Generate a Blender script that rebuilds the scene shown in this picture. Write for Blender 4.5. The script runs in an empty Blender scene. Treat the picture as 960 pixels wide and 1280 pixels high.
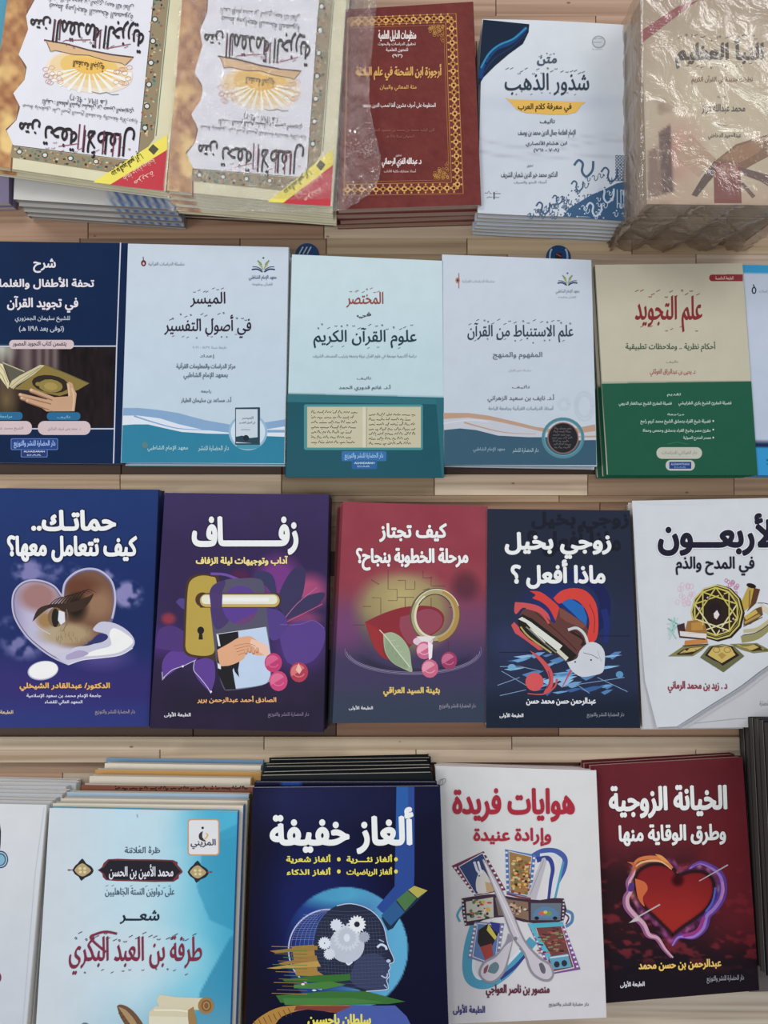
import bpy, bmesh, math, random, re, unicodedata
import numpy as np
from mathutils import Vector, Matrix
from mathutils.geometry import tessellate_polygon, interpolate_bezier

# ------------------------------------------------------------------ camera, light, exposure
scene = bpy.context.scene
COL = scene.collection
FPX = 962.0                                   # focal length in pixels of the 960x1280 frame
TILT = 0.0                                    # the upper shelves lie level, the lower two rise towards the viewer
# "view frame": x right, y up the rack, z out of it, the lens at its origin; G turns it into the world
G = Matrix.Translation((0, 0, 1.62)) @ Matrix.Rotation(TILT, 4, 'X')
cam_data = bpy.data.cameras.new('camera')
cam_data.sensor_fit = 'HORIZONTAL'; cam_data.sensor_width = 36.0; cam_data.lens = 36.0 * FPX / 960.0
cam_data.clip_start = 0.02
cam = bpy.data.objects.new('camera', cam_data); COL.objects.link(cam)
cam.matrix_world = G.copy(); scene.camera = cam
world = bpy.data.worlds.new('world'); scene.world = world; world.use_nodes = True
wbg = world.node_tree.nodes['Background']
wbg.inputs[0].default_value = (0.95, 0.975, 1.0, 1); wbg.inputs[1].default_value = 0.56
def ceiling_or_glint_lamp(loc, sx, sy, power, target=(0, 0, 0.75), col=(1.0, 0.99, 0.965)):
    l = bpy.data.lights.new('ceiling_or_glint_lamp', 'AREA'); l.shape = 'RECTANGLE'; l.size = sx; l.size_y = sy
    l.energy = power; l.color = col
    o = bpy.data.objects.new('ceiling_or_glint_lamp', l); COL.objects.link(o); o.location = loc
    o.rotation_euler = (Vector(target) - Vector(loc)).to_track_quat('-Z', 'Y').to_euler()
    return o
ceiling_or_glint_lamp((-2.0, 2.3, 2.7), 1.7, 0.35, 50)
ceiling_or_glint_lamp((1.9, 2.1, 2.8), 1.7, 0.35, 34)
ceiling_or_glint_lamp((-2.5, -0.4, 2.7), 0.35, 1.8, 24)
ceiling_or_glint_lamp((-0.36, -0.22, 3.1), 0.10, 0.22, 5)  # small extra lamp, added only to strike glints on the plastic film
vs = scene.view_settings
vs.view_transform = 'Standard'; vs.look = 'None'; vs.gamma = 1.0; vs.use_curve_mapping = False; vs.exposure = -0.26
random.seed(7)

# ------------------------------------------------------------------ small helpers
LGAIN = 0.83
def lin(c, gain=LGAIN):                       # display colour 0..255 -> albedo under the room light
    a = np.clip(np.asarray(c, float) / 255.0, 0, 1)
    a = np.where(a <= 0.04045, a / 12.92, ((a + 0.055) / 1.055) ** 2.4) / gain
    a = a * .9 + .1 * (a @ np.array([.3, .59, .11]))[..., None]   # the phone's muted inks
    return np.clip(a - 0.0045, 0.0035, 0.9)
class Plane:                                  # through the ray (480, ypx) at a depth, leaning by tilt degrees
    def __init__(s, ypx, depth, tilt=0.0, roll=0.0):
        a, b = math.radians(tilt), math.radians(roll)
        s.n = (Matrix.Rotation(b, 3, 'Y') @ Vector((0, math.sin(a), math.cos(a)))).normalized()
        s.p = Vector((0, -(ypx - 640) / FPX * depth, -depth)); s.args = (ypx, depth, tilt, roll)
    def hit(s, x, y, up=0.0):
        d = Vector(((x - 480) / FPX, -(y - 640) / FPX, -1.0))
        return d * ((s.p + s.n * up).dot(s.n) / d.dot(s.n))
    def down(s, h):
        q = Plane.__new__(Plane); q.n = s.n; q.p = s.p - s.n * h; q.args = s.args; return q

_mats = {}
def nodes_mat(name):
    m = bpy.data.materials.new(name); m.use_nodes = True
    nt = m.node_tree; return m, nt, nt.nodes['Principled BSDF']
def N(nt, t, **k):
    n = nt.nodes.new(t)
    for a, v in k.items(): setattr(n, a, v)
    return n
def mat_print(name, rough=0.40, spec=0.22, coat=0.0, bump=0.0):
    if name in _mats: return _mats[name]
    m, nt, b = nodes_mat(name)
    at = N(nt, 'ShaderNodeAttribute', attribute_name='Col')
    tc = N(nt, 'ShaderNodeTexCoord'); no = N(nt, 'ShaderNodeTexNoise')
    no.inputs['Scale'].default_value = 60; no.inputs['Detail'].default_value = 4
    nt.links.new(tc.outputs['Object'], no.inputs['Vector'])
    mx = N(nt, 'ShaderNodeMix', data_type='RGBA', blend_type='MULTIPLY'); mx.inputs[0].default_value = 0.10
    nt.links.new(at.outputs['Color'], mx.inputs[6]); nt.links.new(no.outputs['Fac'], mx.inputs[7])
    nt.links.new(mx.outputs[2], b.inputs['Base Color'])
    mr = N(nt, 'ShaderNodeMapRange'); mr.inputs[3].default_value = rough - .05; mr.inputs[4].default_value = rough + .08
    nt.links.new(no.outputs['Fac'], mr.inputs[0]); nt.links.new(mr.outputs[0], b.inputs['Roughness'])
    b.inputs['Specular IOR Level'].default_value = spec; b.inputs['Coat Weight'].default_value = coat
    b.inputs['Coat Roughness'].default_value = 0.12
    if bump:
        n2 = N(nt, 'ShaderNodeTexNoise'); n2.inputs['Scale'].default_value = 9; n2.inputs['Detail'].default_value = 2
        nt.links.new(tc.outputs['Object'], n2.inputs['Vector'])
        bp = N(nt, 'ShaderNodeBump'); bp.inputs['Strength'].default_value = bump; bp.inputs['Distance'].default_value = 0.02
        nt.links.new(n2.outputs['Fac'], bp.inputs['Height']); nt.links.new(bp.outputs['Normal'], b.inputs['Normal'])
    _mats[name] = m; return m
def mat_pages():
    if 'pages' in _mats: return _mats['pages']
    m, nt, b = nodes_mat('paper_page_edges')
    at = N(nt, 'ShaderNodeAttribute', attribute_name='Col')
    tc = N(nt, 'ShaderNodeTexCoord'); mp = N(nt, 'ShaderNodeMapping'); mp.inputs['Scale'].default_value = (4, 4, 1500)
    no = N(nt, 'ShaderNodeTexNoise'); no.inputs['Scale'].default_value = 1; no.inputs['Detail'].default_value = 3
    nt.links.new(tc.outputs['Object'], mp.inputs[0]); nt.links.new(mp.outputs[0], no.inputs['Vector'])
    cr = N(nt, 'ShaderNodeValToRGB'); cr.color_ramp.elements[0].position = .35; cr.color_ramp.elements[1].position = .62
    cr.color_ramp.elements[0].color = (.5, .45, .4, 1); cr.color_ramp.elements[1].color = (1, 1, 1, 1)
    nt.links.new(no.outputs['Fac'], cr.inputs[0])
    mx = N(nt, 'ShaderNodeMix', data_type='RGBA', blend_type='MULTIPLY'); mx.inputs[0].default_value = 0.8
    nt.links.new(at.outputs['Color'], mx.inputs[6]); nt.links.new(cr.outputs[0], mx.inputs[7])
    nt.links.new(mx.outputs[2], b.inputs['Base Color']); b.inputs['Roughness'].default_value = 0.8
    _mats['pages'] = m; return m
def mat_wood():
    if 'wood' in _mats: return _mats['wood']
    m, nt, b = nodes_mat('finger_jointed_pine')
    at = N(nt, 'ShaderNodeAttribute', attribute_name='Col')
    tc = N(nt, 'ShaderNodeTexCoord'); oi = N(nt, 'ShaderNodeObjectInfo')
    ad = N(nt, 'ShaderNodeVectorMath', operation='ADD')
    sc = N(nt, 'ShaderNodeVectorMath', operation='SCALE'); sc.inputs['Scale'].default_value = 7
    cx = N(nt, 'ShaderNodeCombineXYZ')
    nt.links.new(oi.outputs['Random'], cx.inputs[0]); nt.links.new(oi.outputs['Random'], cx.inputs[1])
    nt.links.new(cx.outputs[0], sc.inputs[0]); nt.links.new(sc.outputs[0], ad.inputs[1]); nt.links.new(tc.outputs['Object'], ad.inputs[0])
    mp = N(nt, 'ShaderNodeMapping'); mp.inputs['Scale'].default_value = (2.2, 130, 60)
    nt.links.new(ad.outputs[0], mp.inputs[0])
    no = N(nt, 'ShaderNodeTexNoise'); no.inputs['Scale'].default_value = 1; no.inputs['Detail'].default_value = 6; no.inputs['Distortion'].default_value = .4
    nt.links.new(mp.outputs[0], no.inputs['Vector'])
    cr = N(nt, 'ShaderNodeValToRGB'); cr.color_ramp.elements[0].position = .3; cr.color_ramp.elements[1].position = .62
    cr.color_ramp.elements[0].color = (.50, .40, .32, 1); cr.color_ramp.elements[1].color = (1, 1, 1, 1)
    nt.links.new(no.outputs['Fac'], cr.inputs[0])
    # knots and worm holes: small dark spots
    vo = N(nt, 'ShaderNodeTexVoronoi'); vo.inputs['Scale'].default_value = 26
    mp2 = N(nt, 'ShaderNodeMapping'); mp2.inputs['Scale'].default_value = (.8, 1.5, 1)
    nt.links.new(ad.outputs[0], mp2.inputs[0]); nt.links.new(mp2.outputs[0], vo.inputs['Vector'])
    kr = N(nt, 'ShaderNodeValToRGB'); kr.color_ramp.elements[0].position = .035; kr.color_ramp.elements[1].position = .06
    kr.color_ramp.elements[0].color = (.3, .2, .15, 1); kr.color_ramp.elements[1].color = (1, 1, 1, 1)
    nt.links.new(vo.outputs['Distance'], kr.inputs[0])
    m1 = N(nt, 'ShaderNodeMix', data_type='RGBA', blend_type='MULTIPLY'); m1.inputs[0].default_value = .75
    m2 = N(nt, 'ShaderNodeMix', data_type='RGBA', blend_type='MULTIPLY'); m2.inputs[0].default_value = .8
    nt.links.new(at.outputs['Color'], m1.inputs[6]); nt.links.new(cr.outputs[0], m1.inputs[7])
    nt.links.new(m1.outputs[2], m2.inputs[6]); nt.links.new(kr.outputs[0], m2.inputs[7])
    nt.links.new(m2.outputs[2], b.inputs['Base Color']); b.inputs['Roughness'].default_value = .55
    bp = N(nt, 'ShaderNodeBump'); bp.inputs['Strength'].default_value = .25; bp.inputs['Distance'].default_value = .001
    nt.links.new(no.outputs['Fac'], bp.inputs['Height']); nt.links.new(bp.outputs['Normal'], b.inputs['Normal'])
    _mats['wood'] = m; return m
def mat_film(name='clear_plastic_film', gloss=.5, scale=38, tint=(.93, .93, .93), haze=.10, rough=.07, strength=.9):
    if name in _mats: return _mats[name]
    m = bpy.data.materials.new(name); m.use_nodes = True; nt = m.node_tree; nt.nodes.clear()
    out = N(nt, 'ShaderNodeOutputMaterial'); tr = N(nt, 'ShaderNodeBsdfTransparent'); tr.inputs[0].default_value = (*tint, 1)
    gl = N(nt, 'ShaderNodeBsdfGlossy'); gl.inputs['Roughness'].default_value = rough; gl.inputs[0].default_value = (1, 1, 1, 1)
    df = N(nt, 'ShaderNodeBsdfDiffuse'); df.inputs[0].default_value = (.72, .70, .68, 1)
    lw = N(nt, 'ShaderNodeLayerWeight'); lw.inputs['Blend'].default_value = .5
    pw = N(nt, 'ShaderNodeMath', operation='POWER'); pw.inputs[1].default_value = 4.0; nt.links.new(lw.outputs['Facing'], pw.inputs[0])
    fr = N(nt, 'ShaderNodeMath', operation='MULTIPLY_ADD'); fr.inputs[1].default_value = .6; fr.inputs[2].default_value = gloss * .16; nt.links.new(pw.outputs[0], fr.inputs[0])
    tc = N(nt, 'ShaderNodeTexCoord'); no = N(nt, 'ShaderNodeTexNoise'); no.inputs['Scale'].default_value = scale
    no.inputs['Detail'].default_value = 5; no.inputs['Distortion'].default_value = 1.2
    nt.links.new(tc.outputs['Object'], no.inputs['Vector'])
    bp = N(nt, 'ShaderNodeBump'); bp.inputs['Strength'].default_value = strength; bp.inputs['Distance'].default_value = .012
    nt.links.new(no.outputs['Fac'], bp.inputs['Height'])
    for q in (gl, df): nt.links.new(bp.outputs['Normal'], q.inputs['Normal'])
    m1 = N(nt, 'ShaderNodeMixShader'); m2 = N(nt, 'ShaderNodeMixShader'); m1.inputs[0].default_value = haze
    nt.links.new(tr.outputs[0], m1.inputs[1]); nt.links.new(df.outputs[0], m1.inputs[2])
    nt.links.new(fr.outputs[0], m2.inputs[0]); nt.links.new(m1.outputs[0], m2.inputs[1]); nt.links.new(gl.outputs[0], m2.inputs[2])
    nt.links.new(m2.outputs[0], out.inputs[0])
    _mats[name] = m; return m

def mesh_obj(name, verts, faces, mat, root=None, parent=None, cols=None, smooth=False, face_cols=None):
    """verts in the view frame; stored relative to root's matrix; one colour per vertex or per face"""
    W = G
    inv = (root.matrix_world.inverted() @ W) if root is not None else W
    A = np.array([list(r) for r in inv]); V = np.asarray(verts, float)
    V = V @ A[:3, :3].T + A[:3, 3]
    me = bpy.data.meshes.new(name)
    me.from_pydata(V.tolist(), [], faces)
    if cols is not None or face_cols is not None:
        if cols is not None:
            ca = me.color_attributes.new('Col', 'FLOAT_COLOR', 'POINT')
            c = np.ones((len(V), 4)); c[:, :3] = np.asarray(cols).reshape(-1, 3) if np.ndim(cols) > 1 else cols
        else:
            ca = me.color_attributes.new('Col', 'FLOAT_COLOR', 'CORNER')
            c = np.ones((len(me.loops), 4)); k = 0
            for f, fc in zip(me.polygons, face_cols):
                c[k:k + f.loop_total, :3] = fc; k += f.loop_total
        ca.data.foreach_set('color', c.ravel())
    me.materials.append(mat)
    if smooth: me.polygons.foreach_set('use_smooth', [True] * len(me.polygons))
    me.update()
    o = bpy.data.objects.new(name, me); COL.objects.link(o)
    if parent is not None: o.parent = parent
    return o
def empty(name, loc_vf, n=Vector((0, 0, 1)), xdir=Vector((1, 0, 0))):
    z = n.normalized(); x = (xdir - z * xdir.dot(z)).normalized(); y = z.cross(x)
    M = Matrix((x, y, z)).transposed().to_4x4(); M.translation = loc_vf
    o = bpy.data.objects.new(name, None); COL.objects.link(o); o.empty_display_size = .03
    o.matrix_world = G @ M
    return o
def tag(o, label, cat, group=None, kind=None):
    if label: o['label'] = label
    if cat: o['category'] = cat
    if group: o['group'] = group
    if kind: o['kind'] = kind
def copy_tree(o, parent=None):
    c = o.copy(); COL.objects.link(c)
    if parent is not None: c.parent = parent; c.matrix_parent_inverse = o.matrix_parent_inverse
    for ch in o.children: copy_tree(ch, c)
    return c

# ------------------------------------------------------------------ Arabic lettering
FORMS = {}
for cp in range(0xFE80, 0xFEFD):
    d = unicodedata.decomposition(chr(cp)).split()
    if len(d) >= 2: FORMS.setdefault(''.join(chr(int(x, 16)) for x in d[1:]), {})[d[0].strip('<>')] = chr(cp)
def shape(s):
    for i, p in enumerate(('لا', 'لأ', 'لإ', 'لآ')): s = s.replace(p, chr(1 + i))
    lig = {chr(1): 'لا', chr(2): 'لأ', chr(3): 'لإ', chr(4): 'لآ'}
    key = [lig.get(c, c) for c in s]
    fwd = lambda k: k == '\u0640' or 'initial' in FORMS.get(k, {})
    bwd = lambda k: k == '\u0640' or 'final' in FORMS.get(k, {})
    out = []
    for i, k in enumerate(key):
        f = FORMS.get(k)
        if not f: out.append(k); continue
        p = i > 0 and fwd(key[i - 1]) and bwd(k); n = i + 1 < len(key) and fwd(k) and bwd(key[i + 1])
        out.append(f['medial' if p and n else 'final' if p else 'initial' if n else 'isolated'])
    r = re.sub(r'[0-9٠-٩]+', lambda m: m.group(0)[::-1], ''.join(reversed(out)))
    return r.translate(str.maketrans('()', ')('))
_glyphs = {}
def contours(text, latin=False, res=3):
    key = (text, res)
    if key in _glyphs: return _glyphs[key]
    cu = bpy.data.curves.new('lettering', 'FONT'); cu.body = text if latin else shape(text)
    ob = bpy.data.objects.new('lettering', cu); COL.objects.link(ob)
    bpy.context.view_layer.update()
    dg = bpy.context.evaluated_depsgraph_get()
    ev = ob.evaluated_get(dg); c2 = ev.to_curve(dg, apply_modifiers=False)
    res_l = []
    for sp in c2.splines:
        pts = []; bp = sp.bezier_points; n = len(bp)
        if n:
            for i in range(n):
                a, b = bp[i], bp[(i + 1) % n]
                straight = (a.handle_right - a.co).length < 1e-5 and (b.handle_left - b.co).length < 1e-5
                seg = [a.co, b.co] if straight else interpolate_bezier(a.co, a.handle_right, b.handle_left, b.co, res + 1)
                for p in seg[:-1]: pts.append((p[0], p[1]))
        else: pts = [(p.co[0], p.co[1]) for p in sp.points]
        q = []
        for p in pts:
            if not q or abs(p[0] - q[-1][0]) + abs(p[1] - q[-1][1]) > 1e-4: q.append(p)
        if len(q) > 2: res_l.append(np.array(q))
    ev.to_curve_clear()
    bpy.data.objects.remove(ob); bpy.data.curves.remove(cu)
    # sort contours into outers with their holes
    def area(p): x, y = p[:, 0], p[:, 1]; return 0.5 * np.sum(x * np.roll(y, -1) - np.roll(x, -1) * y)
    ar = [area(p) for p in res_l]
    def inside(pt, poly):
        x, y = poly[:, 0], poly[:, 1]; x2, y2 = np.roll(x, -1), np.roll(y, -1)
        c = ((y > pt[1]) != (y2 > pt[1])) & (pt[0] < (x2 - x) * (pt[1] - y) / np.where(y2 == y, 1e-9, y2 - y) + x)
        return bool(c.sum() % 2)
    sg = np.sign(sum(ar)) or 1; R = []
    for i, p in enumerate(res_l):
        if np.sign(ar[i]) != sg and not any(j != i and abs(ar[j]) > abs(ar[i]) and inside(p[0], res_l[j]) for j in range(len(ar))):
            p = p[::-1].copy()                 # a lone mark that runs the wrong way round
        t = np.roll(p, -1, 0) - np.roll(p, 1, 0); t /= (np.linalg.norm(t, axis=1)[:, None] + 1e-9)
        R.append((p, np.stack([t[:, 1], -t[:, 0]], 1) * sg))
    _glyphs[key] = R; return R

def fill_nonzero(V, E):
    from mathutils.geometry import delaunay_2d_cdt
    V2, _, F, *_r = delaunay_2d_cdt([Vector(v) for v in V], E, [], 0, 1e-5)
    if not F: return [], []
    F = [list(f) for f in F]; P = np.array([(v.x, v.y) for v in V2]); T = np.array([f[:3] for f in F]); C = P[T].mean(1)
    A = np.array([V[e[0]] for e in E]); B = np.array([V[e[1]] for e in E])
    wn = np.zeros(len(C), int)
    for k in range(0, len(C), 400):
        c = C[k:k + 400]; y = c[:, 1][:, None]; x = c[:, 0][:, None]
        up = (A[:, 1] <= y) & (B[:, 1] > y); dn = (A[:, 1] > y) & (B[:, 1] <= y)
        side = (B[:, 0] - A[:, 0]) * (y - A[:, 1]) - (x - A[:, 0]) * (B[:, 1] - A[:, 1])
        wn[k:k + 400] = (up & (side > 0)).sum(1) - (dn & (side < 0)).sum(1)
    return [tuple(p) for p in P], [f for f, w in zip(F, wn) if w != 0]

# ------------------------------------------------------------------ flat print on covers (drawn in photo pixels, laid on the cover's own plane)
class Ink:
    STEP = 4e-6
    def __init__(s, plane, bend=None, base=1.2e-4):
        s.pl = plane; s.V = []; s.F = []; s.C = []; s.lift = base; s.bend = bend; s.tf = (0, 0, 1.0)
    def z(s, ox, oy, sc): s.tf = (ox, oy, sc); return s
    def px(s, x, y): ox, oy, sc = s.tf; return ox + x / sc, oy + y / sc
    def _add(s, pts, faces, col, raw=False):
        if not raw: s.lift += s.STEP
        k = len(s.V); c = lin(col)
        for p in pts:
            x, y = s.px(p[0], p[1]); up = s.lift + (p[2] if len(p) > 2 else 0)
            q = s.pl.hit(x, y)
            if s.bend: up += s.bend(x, y)
            s.V.append(q + s.pl.n * up)
        for f in faces: s.F.append([i + k for i in f]); s.C.append(c)
    def poly(s, pts, col):
        pts = list(pts)
        if s.bend and max(p[0] for p in pts) - min(p[0] for p in pts) > 14 * s.tf[2] / 4:
            from mathutils.geometry import delaunay_2d_cdt
            xs, ys = [p[0] for p in pts], [p[1] for p in pts]; d = 5.0 * s.tf[2]; n = len(pts)
            gx, gy = np.meshgrid(np.arange(min(xs) + d / 2, max(xs), d), np.arange(min(ys) + d / 2, max(ys), d)); ins = np.zeros(gx.shape, bool)
            for i in range(n):
                (ax, ay), (bx, by) = pts[i][:2], pts[(i + 1) % n][:2]
                ins ^= ((gy < ay) != (gy < by)) & (gx < (bx - ax) * (gy - ay) / ((by - ay) or 1e-9) + ax)
            V2, _, F, *_r = delaunay_2d_cdt([Vector(p[:2]) for p in pts] + [Vector(q) for q in zip(gx[ins], gy[ins])], [(i, (i + 1) % n) for i in range(n)], [], 1, 1e-4)
            s._add([tuple(v) for v in V2], [list(f) for f in F], col); return s
        tri = tessellate_polygon([[Vector((p[0], p[1], 0)) for p in pts]])
        s._add(pts, [list(t) for t in tri], col); return s
    def rect(s, x0, y0, x1, y1, col, r=0):
        if not r: return s.poly([(x0, y0), (x1, y0), (x1, y1), (x0, y1)], col)
        P = []
        for cx, cy, a in ((x1 - r, y0 + r, -90), (x1 - r, y1 - r, 0), (x0 + r, y1 - r, 90), (x0 + r, y0 + r, 180)):
            for k in range(7): t = math.radians(a + 15 * k); P.append((cx + r * math.cos(t), cy + r * math.sin(t)))
        return s.poly(P, col)
    def ell(s, cx, cy, rx, ry, col, rot=0, n=28, a0=0, a1=360):
        c, sn = math.cos(math.radians(rot)), math.sin(math.radians(rot)); P = []
        m = n if a1 - a0 >= 360 else n + 1
        for k in range(m):
            t = math.radians(a0 + (a1 - a0) * k / n); x, y = rx * math.cos(t), ry * math.sin(t)
            P.append((cx + x * c - y * sn, cy + x * sn + y * c))
        return s.poly(P, col)
    def ring(s, cx, cy, rx, ry, w, col, rot=0, n=36, a0=0, a1=360):
        c, sn = math.cos(math.radians(rot)), math.sin(math.radians(rot)); P = []
        for k in range(n + 1):
            t = math.radians(a0 + (a1 - a0) * k / n); x, y = rx * math.cos(t), ry * math.sin(t)
            P.append((cx + x * c - y * sn, cy + x * sn + y * c))
        return s.line(P, w, col)
    def line(s, pts, w, col, w2=None, smooth=0):
        pts = [np.array(p[:2], float) for p in pts]
        if smooth: pts = spline(pts, smooth)
        n = len(pts); L = []
        for i in range(n):
            t = pts[min(i + 1, n - 1)] - pts[max(i - 1, 0)]; t = t / (np.linalg.norm(t) + 1e-9)
            if callable(w): ww = w(i / (n - 1))
            else: ww = w if w2 is None else w + (w2 - w) * i / (n - 1)
            nn = np.array([-t[1], t[0]]) * ww / 2; L += [tuple(pts[i] + nn), tuple(pts[i] - nn)]
        s._add(L, [[2 * i, 2 * i + 1, 2 * i + 3, 2 * i + 2] for i in range(n - 1)], col); return s
    def text(s, txt, x0, y0, x1, y1, col, bold=0.0, nib=None, rot=0, latin=False, edge=None, ecol=(20, 20, 25), res=2, flip=False):
        """lettering fitted into the box x0..x1, y0..y1 (current zoom frame); rot in degrees about its centre"""
        R = contours(txt, latin, res)
        if not R: return s
        allp = np.concatenate([g[0] for g in R]); lo, hi = allp.min(0), allp.max(0)
        sz = np.maximum(hi - lo, 1e-6); cx, cy = (x0 + x1) / 2, (y0 + y1) / 2
        c, sn = math.cos(math.radians(rot)), math.sin(math.radians(rot))
        sx, sy = (x1 - x0) / sz[0], (y1 - y0) / sz[1]
        kk = (abs(sx) + abs(sy)) / 2
        for wgt, colr in ([(bold + edge, ecol)] if edge else []) + [(bold, col)]:
            vs_, es_ = [], []
            for p, nr in R:
                X = (p[:, 0] - lo[0]) * sx - (x1 - x0) / 2; Y = (hi[1] - p[:, 1]) * sy - (y1 - y0) / 2
                nx, ny = nr[:, 0], -nr[:, 1]
                if nib:
                    a, b, th = nib; th = math.radians(th)
                    u = nx * math.cos(th) + ny * math.sin(th); v = -nx * math.sin(th) + ny * math.cos(th)
                    L = np.sqrt((a * u) ** 2 + (b * v) ** 2) + 1e-9
                    du, dv = a * a * u / L, b * b * v / L
                    ox, oy = du * math.cos(th) - dv * math.sin(th), du * math.sin(th) + dv * math.cos(th)
                    ox, oy = ox * kk + nx * (wgt - bold) * kk, oy * kk + ny * (wgt - bold) * kk
                else: ox, oy = nx * wgt * kk, ny * wgt * kk
                X, Y = X + ox, Y + oy
                if flip: X, Y = -X, -Y
                k0 = len(vs_); n_ = len(X)
                vs_ += list(zip(cx + X * c - Y * sn, cy + X * sn + Y * c)); es_ += [(k0 + i, k0 + (i + 1) % n_) for i in range(n_)]
            pts, tri = fill_nonzero(vs_, es_)
            s._add(pts, tri, colr)
        return s
    def ticks(s, x0, y0, x1, y1, n, col, seed=1, size=7, w=1.3):
        r = random.Random(seed)                # vowel signs scattered over and under calligraphic titles
        for i in range(n):
            x = x0 + (x1 - x0) * (i + r.random() * .7) / n; y = y0 + (y1 - y0) * r.random(); k = r.random()
            if k < .45: s.line([(x - size * .5, y + size * .25), (x + size * .5, y - size * .25)], w, col)
            elif k < .75: s.ring(x, y, size * .24, size * .24, w, col, n=8, a0=-200, a1=120)
            else: s.line([(x - size * .45, y), (x - size * .15, y + size * .3), (x, y), (x + size * .2, y + size * .3), (x + size * .45, y - size * .1)], w, col)
        return s
    def scribble(s, x0, y0, x1, y1, col, seed=0, w=1.1, n=None):
        """a line of print too small to read: runs of letter-like strokes"""
        r = random.Random(seed); x = x0; h = y1 - y0; V = []
        while x < x1:
            wd = r.uniform(.8, 2.2) * h
            if x + wd > x1: break
            m = max(3, int(wd / (h * .28))); yb = y0 + h * .62
            P = [(x + wd * i / m, yb - (h * r.choice((0, 0, .15, .35, .62)) if i % 2 else 0)) for i in range(m + 1)]
            s.line(P, w, col); s.lift -= s.STEP
            if r.random() < .6: s.ell(x + wd * r.random(), r.choice((y0 + h * .1, y0 + h * .92)), w * .6, w * .6, col, n=6); s.lift -= s.STEP
            x += wd + h * .35
        s.lift += s.STEP
        return s
    def build(s, name, root, parent, mat=None):
        if not s.V: return None
        return mesh_obj(name, [list(v) for v in s.V], s.F, mat or mat_print('printed_ink'), root, parent, face_cols=s.C)
def spline(P, k=6):
    P = [np.array(p, float) for p in P]; out = []
    for i in range(len(P) - 1):
        p0, p1, p2, p3 = P[max(i - 1, 0)], P[i], P[i + 1], P[min(i + 2, len(P) - 1)]
        for j in range(k):
            t = j / k
            out.append(.5 * ((2 * p1) + (p2 - p0) * t + (2 * p0 - 5 * p1 + 4 * p2 - p3) * t * t + (3 * p1 - p0 - 3 * p2 + p3) * t ** 3))
    out.append(P[-1]); return out

# ------------------------------------------------------------------ raster tools for the soft parts of cover art (numpy, photo pixels)
def rgb(*c): return np.array(c, float)
def mixc(a, b, t): t = np.clip(t, 0, 1)[..., None]; return a * (1 - t) + b * t
def sm(x, a, b): t = np.clip((x - a) / (b - a), 0, 1); return t * t * (3 - 2 * t)
_nz = np.random.RandomState(3).rand(64, 64)
def vnoise(x, y):
    xi, yi = np.floor(x).astype(int), np.floor(y).astype(int); fx, fy = x - xi, y - yi
    fx, fy = fx * fx * (3 - 2 * fx), fy * fy * (3 - 2 * fy); g = lambda i, j: _nz[(yi + j) % 64, (xi + i) % 64]
    return (g(0, 0) * (1 - fx) + g(1, 0) * fx) * (1 - fy) + (g(0, 1) * (1 - fx) + g(1, 1) * fx) * fy
def fbm(x, y, s=20., o=4):
    v = 0; a = .5; x = np.asarray(x) / s; y = np.asarray(y) / s
    for i in range(o): v = v + a * vnoise(x + 17 * i, y + 9 * i); x = x * 2; y = y * 2; a *= .5
    return v / (1 - .5 ** o)

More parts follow.
